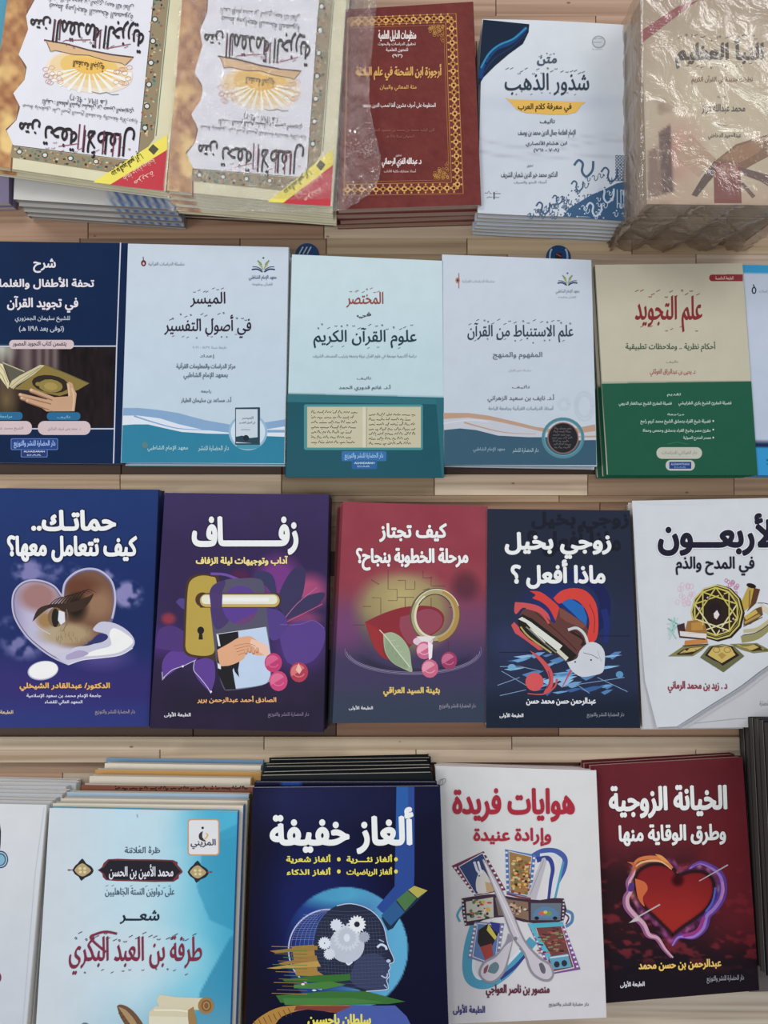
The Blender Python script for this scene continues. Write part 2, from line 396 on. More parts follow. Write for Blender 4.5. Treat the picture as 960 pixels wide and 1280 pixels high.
# ------------------------------------------------------------------ books
ORD = ['top', 'second', 'third', 'fourth', 'fifth', 'sixth', 'seventh', 'eighth', 'ninth', 'tenth', 'eleventh']
def quad_at(Q, s, t):                            # Q = TL TR BR BL, s right, t down
    (a, b), (c, d), (e, f), (g, h) = Q
    x = (a * (1 - s) + c * s) * (1 - t) + (g * (1 - s) + e * s) * t
    y = (b * (1 - s) + d * s) * (1 - t) + (h * (1 - s) + f * s) * t
    return x, y
def make_book(name, plane, Q, thick, paint, step=12, bend=None, spine='right', spine_col=None, back_col=None,
              page_col=(214, 202, 184), gloss='glossy_cover', rough=.40, spec=.10, cover_t=4e-4, hard=False, outline=None, coat=0.0):
    """book lying face up; Q is the printed cover's outline in photo pixels on plane (its top surface)"""
    ctr = sum((plane.hit(*q) for q in Q), Vector()) / 4 - plane.n * thick
    xd = (plane.hit(*Q[1]) - plane.hit(*Q[0])).normalized()
    root = empty(name, ctr, plane.n, xd)
    w = max(abs(Q[1][0] - Q[0][0]), 10); h = max(abs(Q[3][1] - Q[0][1]), 10)
    nx, ny = max(2, int(w / step)), max(2, int(h / step))
    S, T = np.meshgrid(np.linspace(0, 1, nx + 1), np.linspace(0, 1, ny + 1))
    X, Y = quad_at(Q, S, T)
    C = (sum(paint(X + dx * step, Y + dy * step) for dx, dy in ((-.3, -.12), (.12, -.3), (.3, .12), (-.12, .3))) / 4 if step < 4 else paint(X, Y)) if callable(paint) else np.broadcast_to(rgb(*paint), X.shape + (3,))
    cols = lin(C).reshape(-1, 3)
    bz = bend if bend else (lambda x, y: 0.0)
    top = [list(plane.hit(x, y) + plane.n * bz(x, y)) for x, y in zip(X.ravel(), Y.ravel())]
    nv = len(top); idx = lambda i, j: j * (nx + 1) + i
    F = [[idx(i, j), idx(i, j + 1), idx(i + 1, j + 1), idx(i + 1, j)] for j in range(ny) for i in range(nx)]
    rim = [idx(i, 0) for i in range(nx)] + [idx(nx, j) for j in range(ny)] + [idx(i, ny) for i in range(nx, 0, -1)] + [idx(0, j) for j in range(ny, 0, -1)]
    ct = .0022 if hard else cover_t
    low = [list(Vector(top[k]) - plane.n * ct) for k in rim]; m = len(rim)
    for k in range(m): F.append([rim[k], rim[(k + 1) % m], nv + (k + 1) % m, nv + k])
    if bend:
        top2 = [list(Vector(q) - plane.n * ct) for q in top]; k0 = nv + m
        F += [[k0 + idx(i, j), k0 + idx(i + 1, j), k0 + idx(i + 1, j + 1), k0 + idx(i, j + 1)] for j in range(ny) for i in range(nx)]
    else: F.append([nv + k for k in range(m)][::-1]); top2 = []
    ecol = cols[rim] * (.9 if hard else 1) if hard else np.tile(lin((222, 218, 210)), (m, 1))
    cov = mesh_obj('front_cover', top + low + top2, F, mat_print(gloss, rough, spec, coat), root, root, cols=np.concatenate([cols, ecol] + ([cols * 0 + .6] if top2 else [])))
    # page block, slightly inside the covers
    def ringpts(inset, up, k=14):
        P = []
        cs = [(inset, inset), (1 - inset, inset), (1 - inset, 1 - inset), (inset, 1 - inset)]
        for a in range(4):
            (s0, t0), (s1, t1) = cs[a], cs[(a + 1) % 4]
            for j in range(k):
                s_, t_ = s0 + (s1 - s0) * j / k, t0 + (t1 - t0) * j / k; x, y = quad_at(Q, s_, t_)
                P.append(plane.hit(x, y) + plane.n * (bz(x, y) * (1 if up > -thick * .5 else .35) + up))
        return P
    ins = .016 if hard else .004
    a, b = ringpts(ins, -ct * (1.02 if not bend else 1.6)), ringpts(ins, -thick + ct * 1.02); n = len(a)
    F2 = [[i, (i + 1) % n, n + (i + 1) % n, n + i] for i in range(n)] + [list(range(n))[::-1], [n + i for i in range(n)]]
    if bend: F2 = F2[:-2] + F2[-1:]            # the sheets under a curled cover stay open inside the rim
    mesh_obj('page_block', [list(p) for p in a + b], F2, mat_pages(), root, root, cols=np.tile(lin(page_col), (2 * n, 1)))
    sc_ = spine_col if spine_col is not None else tuple(np.clip(C.reshape(-1, 3).mean(0), 0, 255))
    bc = back_col if back_col is not None else sc_
    a, b = ringpts(0, -thick + ct), ringpts(0, -thick)
    mesh_obj('back_cover', [list(p) for p in a + b], F2, mat_print(gloss, rough, spec, coat), root, root, cols=np.tile(lin(bc), (2 * n, 1)))
    # spine strip
    e = {'right': ((1, 0), (1, 1), 1), 'left': ((0, 0), (0, 1), -1)}[spine]
    V = []; K = 8
    for k in range(K + 1):
        s_ = e[0][0]; t_ = k / K; x, y = quad_at(Q, s_, t_); p = plane.hit(x, y); u = bz(x, y)
        V += [list(p + plane.n * u), list(p + xd * e[2] * .0006 + plane.n * (u - .001)), list(p + xd * e[2] * .0006 - plane.n * (thick - .001)), list(p - plane.n * thick)]
    F3 = []
    for k in range(K):
        for j in range(3):
            q = [4 * k + j, 4 * k + j + 1, 4 * k + j + 5, 4 * k + j + 4]; F3.append(q if e[2] > 0 else q[::-1])
    mesh_obj('spine', V, F3, mat_print(gloss, rough, spec, coat), root, root, cols=np.tile(lin(sc_), (len(V), 1)))
    root['_t'] = thick
    return root, cov
def restack(src, plane, drops, group, desc, first=1):
    """copies of a book lying under it: drops = list of (drop m, dx m, dy m, turn deg)"""
    kids = [c for c in src.children]
    out = []
    for i, (h, dx, dy, rz) in enumerate(drops):
        c = src.copy(); COL.objects.link(c)
        for k in kids:
            d = k.copy(); COL.objects.link(d); d.parent = c; d.matrix_parent_inverse = k.matrix_parent_inverse
        c.matrix_world = src.matrix_world @ Matrix.Translation((dx, dy, -h)) @ Matrix.Rotation(math.radians(rz), 4, 'Z')
        c['label'] = desc.replace('@', ORD[i + first]); c['group'] = group; c['category'] = 'book'
        out.append(c)
    return out

# ------------------------------------------------------------------ the wooden rack: four leaning shelves of finger-jointed staves
rack = empty('display_rack', Vector((0, 0, -.95)))
tag(rack, 'tiered wooden rack of finger-jointed pine staves that all the books lie on', 'rack')
B1 = Plane(290, .886); B2 = Plane(600, .886); B3 = Plane(622, .892, 5.0); B4 = Plane(955, .872, 9.0)
TH = .018
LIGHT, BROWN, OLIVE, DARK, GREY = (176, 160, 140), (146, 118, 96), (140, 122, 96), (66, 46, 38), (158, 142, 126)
WGAIN = 1.17
def plank(parent, pl, y0, y1, x0, x1, col, up=0.0, g=.0004):
    """stave between photo rows y0..y1 and columns x0..x1, laid on plane pl"""
    col = np.minimum(np.array(col) * random.uniform(.96, 1.04) * WGAIN, 235)
    P = [pl.hit(x0, y0), pl.hit(x1, y0), pl.hit(x1, y1), pl.hit(x0, y1)]
    c = sum(P, Vector()) / 4
    P = [p + (c - p).normalized() * g for p in P]
    bev = .0006; tops = [p + pl.n * up + (c - p).normalized() * bev for p in P]; mid = [p + pl.n * (up - bev) for p in P]
    low = [p + pl.n * (up - TH) for p in P]
    V = [list(v) for v in tops + mid + low]
    F = [[3, 2, 1, 0]]
    for k in range(4):
        j = (k + 1) % 4; F += [[k, j, 4 + j, 4 + k], [4 + k, 4 + j, 8 + j, 8 + k]]
    F.append([8, 9, 10, 11])
    return mesh_obj('plank', V, F, mat_wood(), rack_panel_root(parent), parent, cols=np.tile(lin(col), (12, 1)))
def rack_panel_root(p): return p
def shelf(pl, rows, seed):
    """rows: (y0, y1, [(x_end, colour), ...], lift)"""
    (y0, y1) = rows[0][0], rows[-1][1]
    P = [pl.hit(-170, y0), pl.hit(1130, y0), pl.hit(1130, y1), pl.hit(-170, y1)]
    V = [list(p - pl.n * (TH + .0008)) for p in P] + [list(p - pl.n * (TH + .010)) for p in P]
    F = [[3, 2, 1, 0], [4, 5, 6, 7]] + [[k, (k + 1) % 4, 4 + (k + 1) % 4, 4 + k] for k in range(4)]
    # backing panel first, as the part that carries the staves
    panel = mesh_obj('shelf_panel', V, F, mat_wood(), None, None, cols=np.tile(lin(DARK), (8, 1)))
    me = panel.data                                  # re-express in the rack's frame
    M = rack.matrix_world.inverted(); me.transform(M); panel.parent = rack
    for (a, b, segs, up) in rows:
        x = -165
        for xe, col in segs:
            o = plank_in(panel, pl, a, b, x, xe, col, up); x = xe
    return panel
def plank_in(panel, pl, y0, y1, x0, x1, col, up):
    o = plank(None, pl, y0, y1, x0, x1, col, up)
    o.data.transform(rack.matrix_world.inverted()); o.parent = panel
    return o
R = random.Random(5)
def rnd_row(cols=(BROWN, GREY, OLIVE)):
    x = -165; out = []
    while x < 1100:
        x = min(x + R.uniform(150, 340), 1125)
        if x > 1060: x = 1125
        out.append((x, R.choice(cols))); 
        if x >= 1125: break
    return out
rows1 = []
y = -140
while y < 265: rows1.append((y, y + 32, rnd_row((BROWN, (150, 122, 102), BROWN)), 0)); y += 32
rows1[-1] = (rows1[-1][0], 270, rows1[-1][2], 0)
rows1 += [(270, 298, [(110, BROWN), (405, BROWN), (768, LIGHT), (1125, BROWN)], .0),
          (298, 318, [(100, BROWN), (300, (120, 96, 78)), (408, (132, 108, 86)), (584, (150, 132, 106)), (790, (168, 148, 118)), (1125, OLIVE)], .0004)]
shelf(B1, rows1, 1)
rows2 = []
y = 318
while y < 540: rows2.append((y, y + 31, rnd_row(), 0)); y += 31
rows2[-1] = (rows2[-1][0], 566, rows2[-1][2], 0)
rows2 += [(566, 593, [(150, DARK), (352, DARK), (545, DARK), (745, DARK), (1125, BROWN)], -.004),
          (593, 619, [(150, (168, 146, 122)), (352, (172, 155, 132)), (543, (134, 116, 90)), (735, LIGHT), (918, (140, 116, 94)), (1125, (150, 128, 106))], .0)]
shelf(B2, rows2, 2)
rows3 = [(619, 627, [(350, (178, 156, 130)), (700, (180, 158, 132)), (1125, (168, 146, 120))], -.0035)]
y = 627
while y < 870: rows3.append((y, y + 31, rnd_row((BROWN, DARK)), -.007)); y += 31
rows3[-1] = (rows3[-1][0], 900, rows3[-1][2], -.007)
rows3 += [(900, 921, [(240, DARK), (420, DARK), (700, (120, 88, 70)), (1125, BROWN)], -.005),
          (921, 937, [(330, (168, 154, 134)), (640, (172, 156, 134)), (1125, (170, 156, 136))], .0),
          (937, 953, [(200, (158, 142, 122)), (520, (170, 154, 132)), (870, (166, 152, 132)), (1125, (160, 146, 128))], .0004)]
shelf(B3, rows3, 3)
rows4 = [(953, 966, [(400, (132, 110, 90)), (640, (140, 98, 78)), (1125, (130, 96, 76))], .0)]
y = 966
while y < 1225: rows4.append((y, y + 33, rnd_row(), 0)); y += 33
rows4 += [(y, 1290, [(500, GREY), (1125, (176, 166, 150))], 0), (1290, 1330, rnd_row(), 0)]
shelf(B4, rows4, 4)

# ================================================================== ROW 1
def stackbook(name, y, depth, tilt, Q, paint, **k):
    pl = Plane(y, depth, tilt); r, c = make_book(name, pl, Q, k.pop('thick'), paint, **k); return pl, r, c

# legs under the rack and the hall floor it stands on
for lx in (-.62, .62):
    for (yy, dd) in ((-60, .915), (1300, .86)):
        c = Plane(yy, dd).hit(480 + lx / dd * FPX, yy); z0 = -1.62; w_ = .035
        V = [[c.x + sx * w_, c.y + sy * w_, zz] for zz in (z0, -dd - .02) for sx, sy in ((-1, -1), (1, -1), (1, 1), (-1, 1))]
        lg = mesh_obj('leg', V, [[3, 2, 1, 0], [4, 5, 6, 7]] + [[k, (k + 1) % 4, 4 + (k + 1) % 4, 4 + k] for k in range(4)], mat_wood(), rack, rack, cols=np.tile(lin(BROWN), (8, 1)))
fl = mesh_obj('floor', [[-4, -4, -1.62], [4, -4, -1.62], [4, 4, -1.62], [-4, 4, -1.62]], [[0, 1, 2, 3]], mat_print('grey_floor', .6, .2), None, None, cols=np.tile(lin((120, 118, 116)), (4, 1)))
fl['kind'] = 'structure'
GR = {}
def Z(a, ox, oy, sc): return a.z(ox, oy, sc)
def finish(root, cov, art, ttl):
    if art is not None: art.build('cover_illustration', root, cov)
    if ttl is not None: ttl.build('title_lettering', root, cov)
def title_ink(pl, art, bend=None): return Ink(pl, bend, base=art.lift + 2e-5)
NB = (.045, .012, -52)            # broad reed-pen nib for calligraphic titles
def blob(X, Y, cx, cy, rx, ry, rot=0, p=1.0):
    c, s_ = math.cos(math.radians(rot)), math.sin(math.radians(rot)); u = ((X - cx) * c + (Y - cy) * s_) / rx; v = (-(X - cx) * s_ + (Y - cy) * c) / ry
    return np.clip(1 - np.sqrt(u * u + v * v), 0, 1) ** p
def pmask(X, Y, P):
    m = np.zeros(X.shape, bool); n = len(P)
    for i in range(n):
        x1, y1 = P[i]; x2, y2 = P[(i + 1) % n]
        c = ((Y < y1) != (Y < y2)) & (X < (x2 - x1) * (Y - y1) / ((y2 - y1) or 1e-9) + x1); m ^= c
    return m
def label(o, lab, cat, grp=None): tag(o, lab, cat, grp)
def warp(Q0, Q1):                 # projective map carrying quad Q0 onto Q1
    A = []; b = []
    for (x, y), (u, v) in zip(Q0, Q1):
        A += [[x, y, 1, 0, 0, 0, -u * x, -u * y], [0, 0, 0, x, y, 1, -v * x, -v * y]]; b += [u, v]
    h = np.linalg.solve(np.array(A), np.array(b))
    return lambda x, y: ((h[0] * x + h[1] * y + h[2]) / (h[6] * x + h[7] * y + 1), (h[3] * x + h[4] * y + h[5]) / (h[6] * x + h[7] * y + 1))
class WInk(Ink):
    wf = None
    def px(s, x, y):
        p = Ink.px(s, x, y); return s.wf(*p) if s.wf else p

# ---- the two cream recitation primers with gold scalloped edge (printed upside down to us), left end of the top row
QA = [(18, -62), (234, -50), (207, 239), (-20, 206)]
QB = [(232, -52), (436, -44), (415, 258), (209, 238)]
def primer(Q, depth, film):
    pl = Plane(120, depth, 0)
    f = warp(QA, Q); fi = warp(Q, QA)
    EDGE = [(62, -60), (46, -30), (43, 0), (33, 25), (25, 66), (34, 86), (29, 100), (17, 117), (25, 134), (19, 150), (9, 163), (17, 180), (13, 214), (-30, 214), (-30, 120), (4, -20), (20, -62)]
    EDGE = [(62, -60), (50, -40), (45, -22), (43, 0), (34, 14), (36, 24), (38, 50), (24, 68), (33, 86), (31, 104), (19, 116), (24, 132), (21, 150), (8, 162), (17, 178), (15, 196), (14, 216), (-30, 214), (-12, 60), (0, -62)]
    def paint(X, Y):
        x, y = fi(X, Y); C = mixc(rgb(212, 206, 176), rgb(200, 194, 160), fbm(x, y, 40))
        m = pmask(x, y, EDGE); n = fbm(x, y, 9, 4); n2 = fbm(x + 50, y, 30, 3)
        g = mixc(rgb(206, 160, 96), rgb(140, 86, 58), n * 1.4 - .15); g = mixc(g, rgb(232, 200, 122), sm(n2, .5, .75) * .85); g = mixc(g, rgb(120, 74, 52), sm(x - 22 + 5 * np.sin(y * .1), 0, 26) * .45)
        return np.where(m[..., None], g, C)
    r, cov = make_book('book', pl, Q, .007, paint, step=2.6, spine='left', spine_col=(200, 160, 90), back_col=(214, 208, 180), page_col=(214, 206, 188))
    a = WInk(pl); a.wf = f; a.z(0, 0, 3)
    # dark scalloped rim
    a.z(0, 0, 1); a.line([p for p in EDGE[:17]], 2.2, (120, 74, 50)); a.z(0, 0, 3)
    a.poly([(150, -160), (590, -130), (575, 0), (515, 605), (50, 545), (25, 490), (62, 450), (76, 402), (50, 350), (92, 300), (101, 250), (70, 205), (106, 110), (98, 60), (130, 0)], (212, 212, 222))
    # ornamental border: right strip and bottom strip
    a.poly([(590, -150), (650, -150), (632, 0), (578, 520), (515, 605), (524, 500), (577, 0)], (142, 126, 96))
    a.poly([(45, 548), (515, 607), (500, 628), (420, 648), (38, 590)], (142, 126, 96))
    a.line([(576, 0), (516, 604), (50, 546)], 3, (70, 50, 46)); a.line([(660, -150), (636, 0), (585, 510)], 3, (70, 110, 104))
    rr = random.Random(4)
    for i in range(230):
        t = rr.random(); w = rr.random()
        x, y = (584 + w * 48 - t * 58, -140 + t * 650) if i % 2 else (52 + t * 420, 552 + t * 56 + w * 38)
        a.ell(x, y, rr.uniform(3, 6.5), rr.uniform(3, 6), rr.choice([(60, 44, 38), (190, 148, 96), (70, 112, 108), (150, 92, 66), (196, 180, 144), (100, 132, 124), (84, 110, 104)]), n=6); a.lift -= a.STEP * .9
    for t in np.linspace(0, 1, 8):
        x, y = 604 - 8 - t * 52, -90 + t * 570; a.ell(x, y, 12, 12, (40, 60, 60), n=10); a.ell(x, y, 8, 8, (206, 204, 196), n=10)
    for t in np.linspace(0.03, .9, 5):
        x, y = 60 + t * 440, 568 + t * 56; a.ell(x, y, 12, 10, (40, 60, 60), n=10); a.ell(x, y, 8, 7, (206, 204, 196), n=10)
    # rays and glow behind the open stand
    a.ell(335, 270, 165, 78, (222, 206, 190), rot=8); a.ell(335, 262, 150, 68, (222, 196, 150), rot=8); a.ell(335, 250, 110, 50, (222, 182, 92), rot=8)
    for k in range(11):
        t = math.radians(12 + 156 * k / 10); a.line([(335 + 50 * math.cos(t), 255 + 24 * math.sin(t)), (338 + 160 * math.cos(t), 262 + 88 * math.sin(t))], 4, (230, 224, 216), w2=14)
    a.ell(335, 248, 66, 28, (226, 176, 66), rot=8)
    for k in range(26):
        x, y = (rr.uniform(170, 240), rr.uniform(230, 320)) if k % 2 else (rr.uniform(430, 490), rr.uniform(240, 320)); a.ring(x, y, 11, 8, 1.6, (196, 140, 110), n=9)
    a.poly([(166, 150), (250, 166), (333, 188), (420, 206), (501, 215), (492, 228), (470, 246), (455, 238), (390, 226), (333, 208), (280, 206), (208, 192), (192, 196), (186, 178)], (206, 168, 122))
    a.line([(166, 151), (250, 166), (333, 189), (420, 206), (501, 216)], 6, (84, 60, 56)); a.line([(176, 158), (190, 194), (208, 190), (280, 206), (333, 208), (390, 226), (455, 238), (470, 246), (494, 222)], 2.4, (84, 60, 56))
    a.line([(345, 345), (375, 352), (400, 347), (420, 356), (445, 355)], 2.4, (110, 120, 110))
    # yellow ribbon and red corner
    a.poly([(628, 505), (628, 562), (415, 692), (350, 684)], (230, 212, 66)); a.poly([(628, 562), (614, 716), (412, 694)], (190, 48, 62))
    a.poly([(574, 541), (596, 560), (577, 582), (556, 562)], (84, 78, 62))
    t = WInk(pl, base=a.lift + 2e-5); t.wf = f; t.z(0, 0, 3)
    K = (34, 26, 34)
    t.text('متن', 74, 446, 150, 500, K, nib=(.045, .012, 40), rot=6, flip=True); t.text('تحفة الأطفال', 165, 462, 503, 592, K, nib=(.022, .004, 40), rot=6, flip=True)
    t.text('متن', 116, 60, 190, 108, K, nib=(.045, .012, 40), rot=6, flip=True); t.text('المقدمة الجزرية', 200, 66, 540, 182, K, nib=(.022, .004, 40), rot=7, flip=True)
    for (xa, ya, yb) in ((206, 74, 148), (228, 72, 152), (362, 108, 178), (378, 112, 184)): t.line([(xa, ya), (xa - 5, yb)], 5, (96, 44, 62)); 
    for (xa, ya, yb) in ((300, 466, 560), (318, 470, 566), (392, 490, 580), (430, 500, 588), (452, 500, 590)): t.line([(xa, ya), (xa - 8, yb)], 5, (112, 40, 62))
    t.line([(246, 152), (340, 150)], 3, (150, 60, 80)); t.line([(396, 184), (490, 166)], 3, (150, 60, 80)); t.line([(220, 550), (290, 540)], 3, (150, 60, 80))
    t.ticks(215, 110, 530, 180, 16, (110, 50, 70), seed=3, size=15, w=2); t.ticks(170, 500, 500, 575, 18, (130, 50, 70), seed=5, size=15, w=2)
    t.text('المقدمة الجزرية', 275, 228, 392, 262, (74, 56, 40), bold=.01, rot=9, flip=True)
    t.text('(٩٤٠٢ - ١١٩٨ هـ)', 262, 362, 402, 388, (60, 56, 66), rot=9, flip=True)
    t.text('تأليف : المعلم الشيخ سليمان بن حسين الجمزوري', 158, 384, 502, 418, (54, 50, 60), rot=7, bold=.008, flip=True)
    t.text('ضبط وتحقيق على أصح النسخ للمقدمة والتحفة والأرجوزة', 84, 414, 518, 442, (96, 94, 106), rot=8, flip=True)
    t.text('تأليف الإمام محمد بن الجزري رحمه الله تعالى', 180, -8, 502, 30, (54, 50, 60), rot=7, flip=True); t.text('ضبط ومراجعة النسخة المصورة', 184, 28, 500, 60, (80, 78, 90), rot=8, flip=True)
    t.text('جديد مع التجويد المصور ٢ في ١', 408, 596, 540, 636, (50, 44, 24), rot=-33, bold=.02, flip=True)
    t.text('طبعة جديدة ومنقحة', 455, 622, 590, 650, (236, 190, 170), rot=-32, flip=True); t.text('مزيدة', 500, 655, 580, 680, (236, 190, 170), rot=-30, flip=True)
    finish(r, cov, a, t)
    return pl, r
plA, bA = primer(QA, .830, False)
label(bA, 'cream and gold recitation primer lying upside down, uncovered, in the top left corner', 'book', 'recitation primers in the top row')
restack(bA, plA, [(.0085, .001, -.0032, .4)], 'recitation primers in the top row', 'recitation primer, @ of the uncovered pile in the top left corner')
plB, bB = primer(QB, .826, True)
label(bB, 'cream and gold recitation primer lying upside down inside a clear plastic bag', 'book', 'recitation primers in the top row')
restack(bB, plB, [(.0085, .0005, -.0035, -.3), (.017, -.0008, -.0065, .4), (.0255, .0012, -.010, .9)], 'recitation primers in the top row', 'recitation primer, @ of the pile inside the clear plastic bag')
# booklets under the first primer
def under(name, pl, Q, t, col, lab, grp, drops, desc, **k):
    r, c = make_book(name, pl, Q, t, col, **k); label(r, lab, 'book', grp); restack(r, pl, drops, grp, desc); return r
QU = [(30, -40), (236, -34), (218, 262), (17, 249)]
def p_blue(X, Y):
    C = mixc(rgb(186, 184, 182), rgb(60, 90, 140), sm(X, 128, 150) * (.55 + .45 * np.sin(X * .5 + Y * .9)))
    return C
under('book', Plane(120, .848), QU, .0085, p_blue, 'white booklet with a blue corner, right under the uncovered cream primers', 'white and blue booklets at far left',
      [(.0092, .001, -.003, .4), (.0184, .003, -.006, .2), (.0276, .004, -.008, -.2)], 'white and blue booklet, @ of the pile under the far left cream primer',
      step=5, page_col=(150, 142, 132), spine='left', back_col=(150, 152, 160))
under('book', Plane(120, .863), [(222, -40), (440, -36), (417, 272), (214, 262)], .0065, (196, 188, 174), 'thin cream book lying beneath the plastic bagged primers', 'plain books under the bagged primers',
      [(.0072, .001, -.0012, .3), (.0144, -.001, -.002, -.2)], 'plain brownish book, @ of the pile beneath the bagged primers', page_col=(150, 128, 106), spine_col=(60, 44, 40), back_col=(80, 60, 52))
rr_, cc_ = make_book('book', Plane(60, .853), [(-180, -80), (15, -72), (1, 92), (-190, 82)], .012, (70, 150, 178), page_col=(210, 205, 195)); label(rr_, 'turquoise book edging out left of the cream primer in the top corner', 'book')
under('book', Plane(160, .868), [(-170, 60), (11, 64), (11, 254), (-170, 256)], .008, (120, 112, 140), 'pale violet booklet edge sticking out at the far left under the top row', 'pale booklets at the far left edge',
      [(.0086, .0005, -.002, .5)], 'pale booklet, @ of the small pile at the top row far left edge', page_col=(190, 184, 180))

# ---- maroon book with the gold frame
QC = [(431, 12), (591, 2), (601, 256), (422, 262)]
plC = Plane(120, .832, 0)
def p_mar(X, Y): return mixc(rgb(118, 54, 50), rgb(98, 44, 43), fbm(X, Y, 16)) + (fbm(X, Y, 2.2, 2)[..., None] - .5) * 14
bC, cC = make_book('book', plC, QC, .0125, p_mar, step=3, spine_col=(104, 42, 40), back_col=(120, 76, 70), page_col=(170, 140, 126))
a = Ink(plC); a.z(400, 0, 4); GD = (176, 122, 52); GL = (206, 156, 78)
fr = [(140, 90), (680, 68), (716, 968), (120, 978)]; f2 = [(140, 130), (632, 112), (660, 908), (125, 918)]
a.line(fr + [fr[0]], 4, GD); a.line([(140, 126), (628, 112), (657, 912), (125, 922)], 4, GD); a.line([(140, 140), (618, 124), (646, 900), (125, 910)], 2, GD)
def ornament(P0, P1, n):
    for i in range(n):
        x = P0[0] + (P1[0] - P0[0]) * (i + .5) / n; y = P0[1] + (P1[1] - P0[1]) * (i + .5) / n
        a.ell(x, y, 15, 15, GL if i % 2 else GD, n=8); a.ell(x, y, 8, 8, (104, 42, 38), n=6); a.lift -= a.STEP; a.ell(x, y, 3.5, 3.5, GL, n=6); a.lift -= a.STEP
        for dx, dy in ((20, 0), (-20, 0), (0, 20), (0, -20)): a.ell(x + dx, y + dy, 5, 5, GL, n=5); a.lift -= a.STEP
ornament((140, 110), (656, 90), 15); ornament((656, 90), (688, 940), 24); ornament((688, 940), (120, 950), 16)
for (cx, cy, sx, sy) in ((618, 130, -1, 1), (642, 892, -1, -1)):
    r2 = random.Random(2)
    for k in range(34):
        u, v = r2.random(), r2.random()
        if u + v > 1: u, v = 1 - u, 1 - v
        a.ring(cx + sx * u * 100, cy + sy * v * 90, 7, 6, 2.4, GD, n=8); a.lift -= a.STEP * .8
t = title_ink(plC, a); t.z(400, 0, 4); W = (222, 208, 206)
t.text('منظومات الدليل العلمية', 292, 152, 480, 208, W, bold=.03); t.text('تحقيق الدراسات والبحوث', 290, 212, 478, 232, W, bold=.01); t.text('للمتون العلمية', 330, 240, 440, 262, W, bold=.01); t.text('(٩٣)', 362, 272, 412, 290, W, bold=.02)
t.text('أرجوزة ابن الشحنة في علم البلاغة', 180, 322, 606, 402, GL, nib=(.05, .02, -50)); t.text('مئة المعاني والبيان', 300, 425, 482, 456, GL, bold=.015)
t.text('المنظومة على أحرف عشرين ألفا لمحب الدين محمد', 215, 510, 578, 542, W, bold=.015); t.text('لأبي الوليد محمد بن محمد بن محمود الحلبي الحنفي', 200, 640, 572, 664, (150, 96, 88)); t.text('المتوفى سنة ٨١٥ هـ', 330, 674, 470, 692, (150, 96, 88))
t.text('تحقيق', 378, 772, 408, 786, W); t.text('د. عبدالله الغزي الرحماني', 310, 790, 506, 838, W, nib=(.05, .02, -50)); t.text('أستاذ مشارك بكلية الآداب', 320, 846, 480, 866, W)
finish(bC, cC, a, t)
label(bC, 'maroon book with ornate gold frame, topmost of its pile, partly under the bag', 'book', 'maroon gold-framed books')
restack(bC, plC, [(.0131, -.0015, -.0015, -.5), (.0262, .0002, -.0020, .2), (.0393, -.0025, -.0026, -.3)], 'maroon gold-framed books', 'maroon book, @ of the pile beside the plastic bag, pink page edges showing')

# ---- white grammar book with navy corner
QD = [(603, 24), (780, 31), (783, 274), (597, 266)]
plD = Plane(150, .836, 0)
def bendD(x, y): return .0022 * math.sin((x - 600) / 180 * 3.14) * max(0, (80 - y) / 60.) + .0012 * math.sin(x * .035 + 1) * max(0, (y - 130) / 140) 
def p_D(X, Y):
    C = mixc(rgb(200, 206, 214), rgb(188, 196, 208), sm(Y, 40, 160)); f = 0
    C = mixc(C, rgb(174, 182, 200), blob(X, Y, 690, 128, 120, 16) * .9)
    lines = [(176, 0.02, 8), (186, -.05, 6), (196, .08, 5)]
    for y0, sl, am in lines:
        yy = y0 + sl * (X - 690) + am * np.sin((X - 600) * .03); C = mixc(C, rgb(160, 166, 180), np.exp(-((Y - yy) / 1.6) ** 2) * .5)
    return C
bD, cD = make_book('book', plD, QD, .0066, p_D, step=4, bend=bendD, spine_col=(170, 178, 190), back_col=(186, 192, 200), page_col=(190, 182, 172))
a = Ink(plD, bendD, base=2e-4); a.z(580, 0, 3.879)
a.poly([(92, 96), (315, 122), (312, 160), (285, 215), (215, 265), (150, 320), (95, 375), (68, 420), (80, 240)], (18, 34, 56))
a.line([(80, 380), (92, 320), (150, 240), (230, 205), (300, 140)], 22, (16, 60, 118), w2=20, smooth=5); a.line([(82, 330), (120, 262), (170, 220), (240, 190), (302, 138)], 9, (24, 128, 172), smooth=5); a.line([(90, 360), (150, 282), (230, 232), (300, 165)], 5, (20, 50, 100), smooth=5)
a.ell(652, 205, 33, 30, (150, 156, 166)); a.ell(652, 205, 27, 24, (186, 192, 200)); a.scribble(628, 180, 676, 195, (90, 96, 104), 1, 2); a.scribble(626, 196, 678, 214, (90, 96, 104), 2, 2); a.scribble(620, 236, 682, 246, (130, 136, 144), 3, 1.2)
a.poly([(200, 474), (225, 482), (590, 496), (570, 508), (545, 545), (500, 556), (420, 556), (300, 548), (255, 532), (228, 500)], (214, 168, 62))
a.poly([(785, 880), (740, 890), (690, 915), (620, 945), (560, 980), (510, 1010), (478, 1052), (785, 1072)], (52, 86, 122))
rr = random.Random(8); BL = (62, 88, 120); WH = (178, 192, 208)
def curl(x, y, r, c, w): a.line([(x - r, y - r * .4), (x - r * .5, y - r), (x, y - r * .6), (x - r * .1, y + r * .3), (x + r * .4, y + r * .9), (x + r * 1.1, y + r * .2), (x + r * 1.2, y - r * .9)], w, c, smooth=4); a.lift -= a.STEP * .7
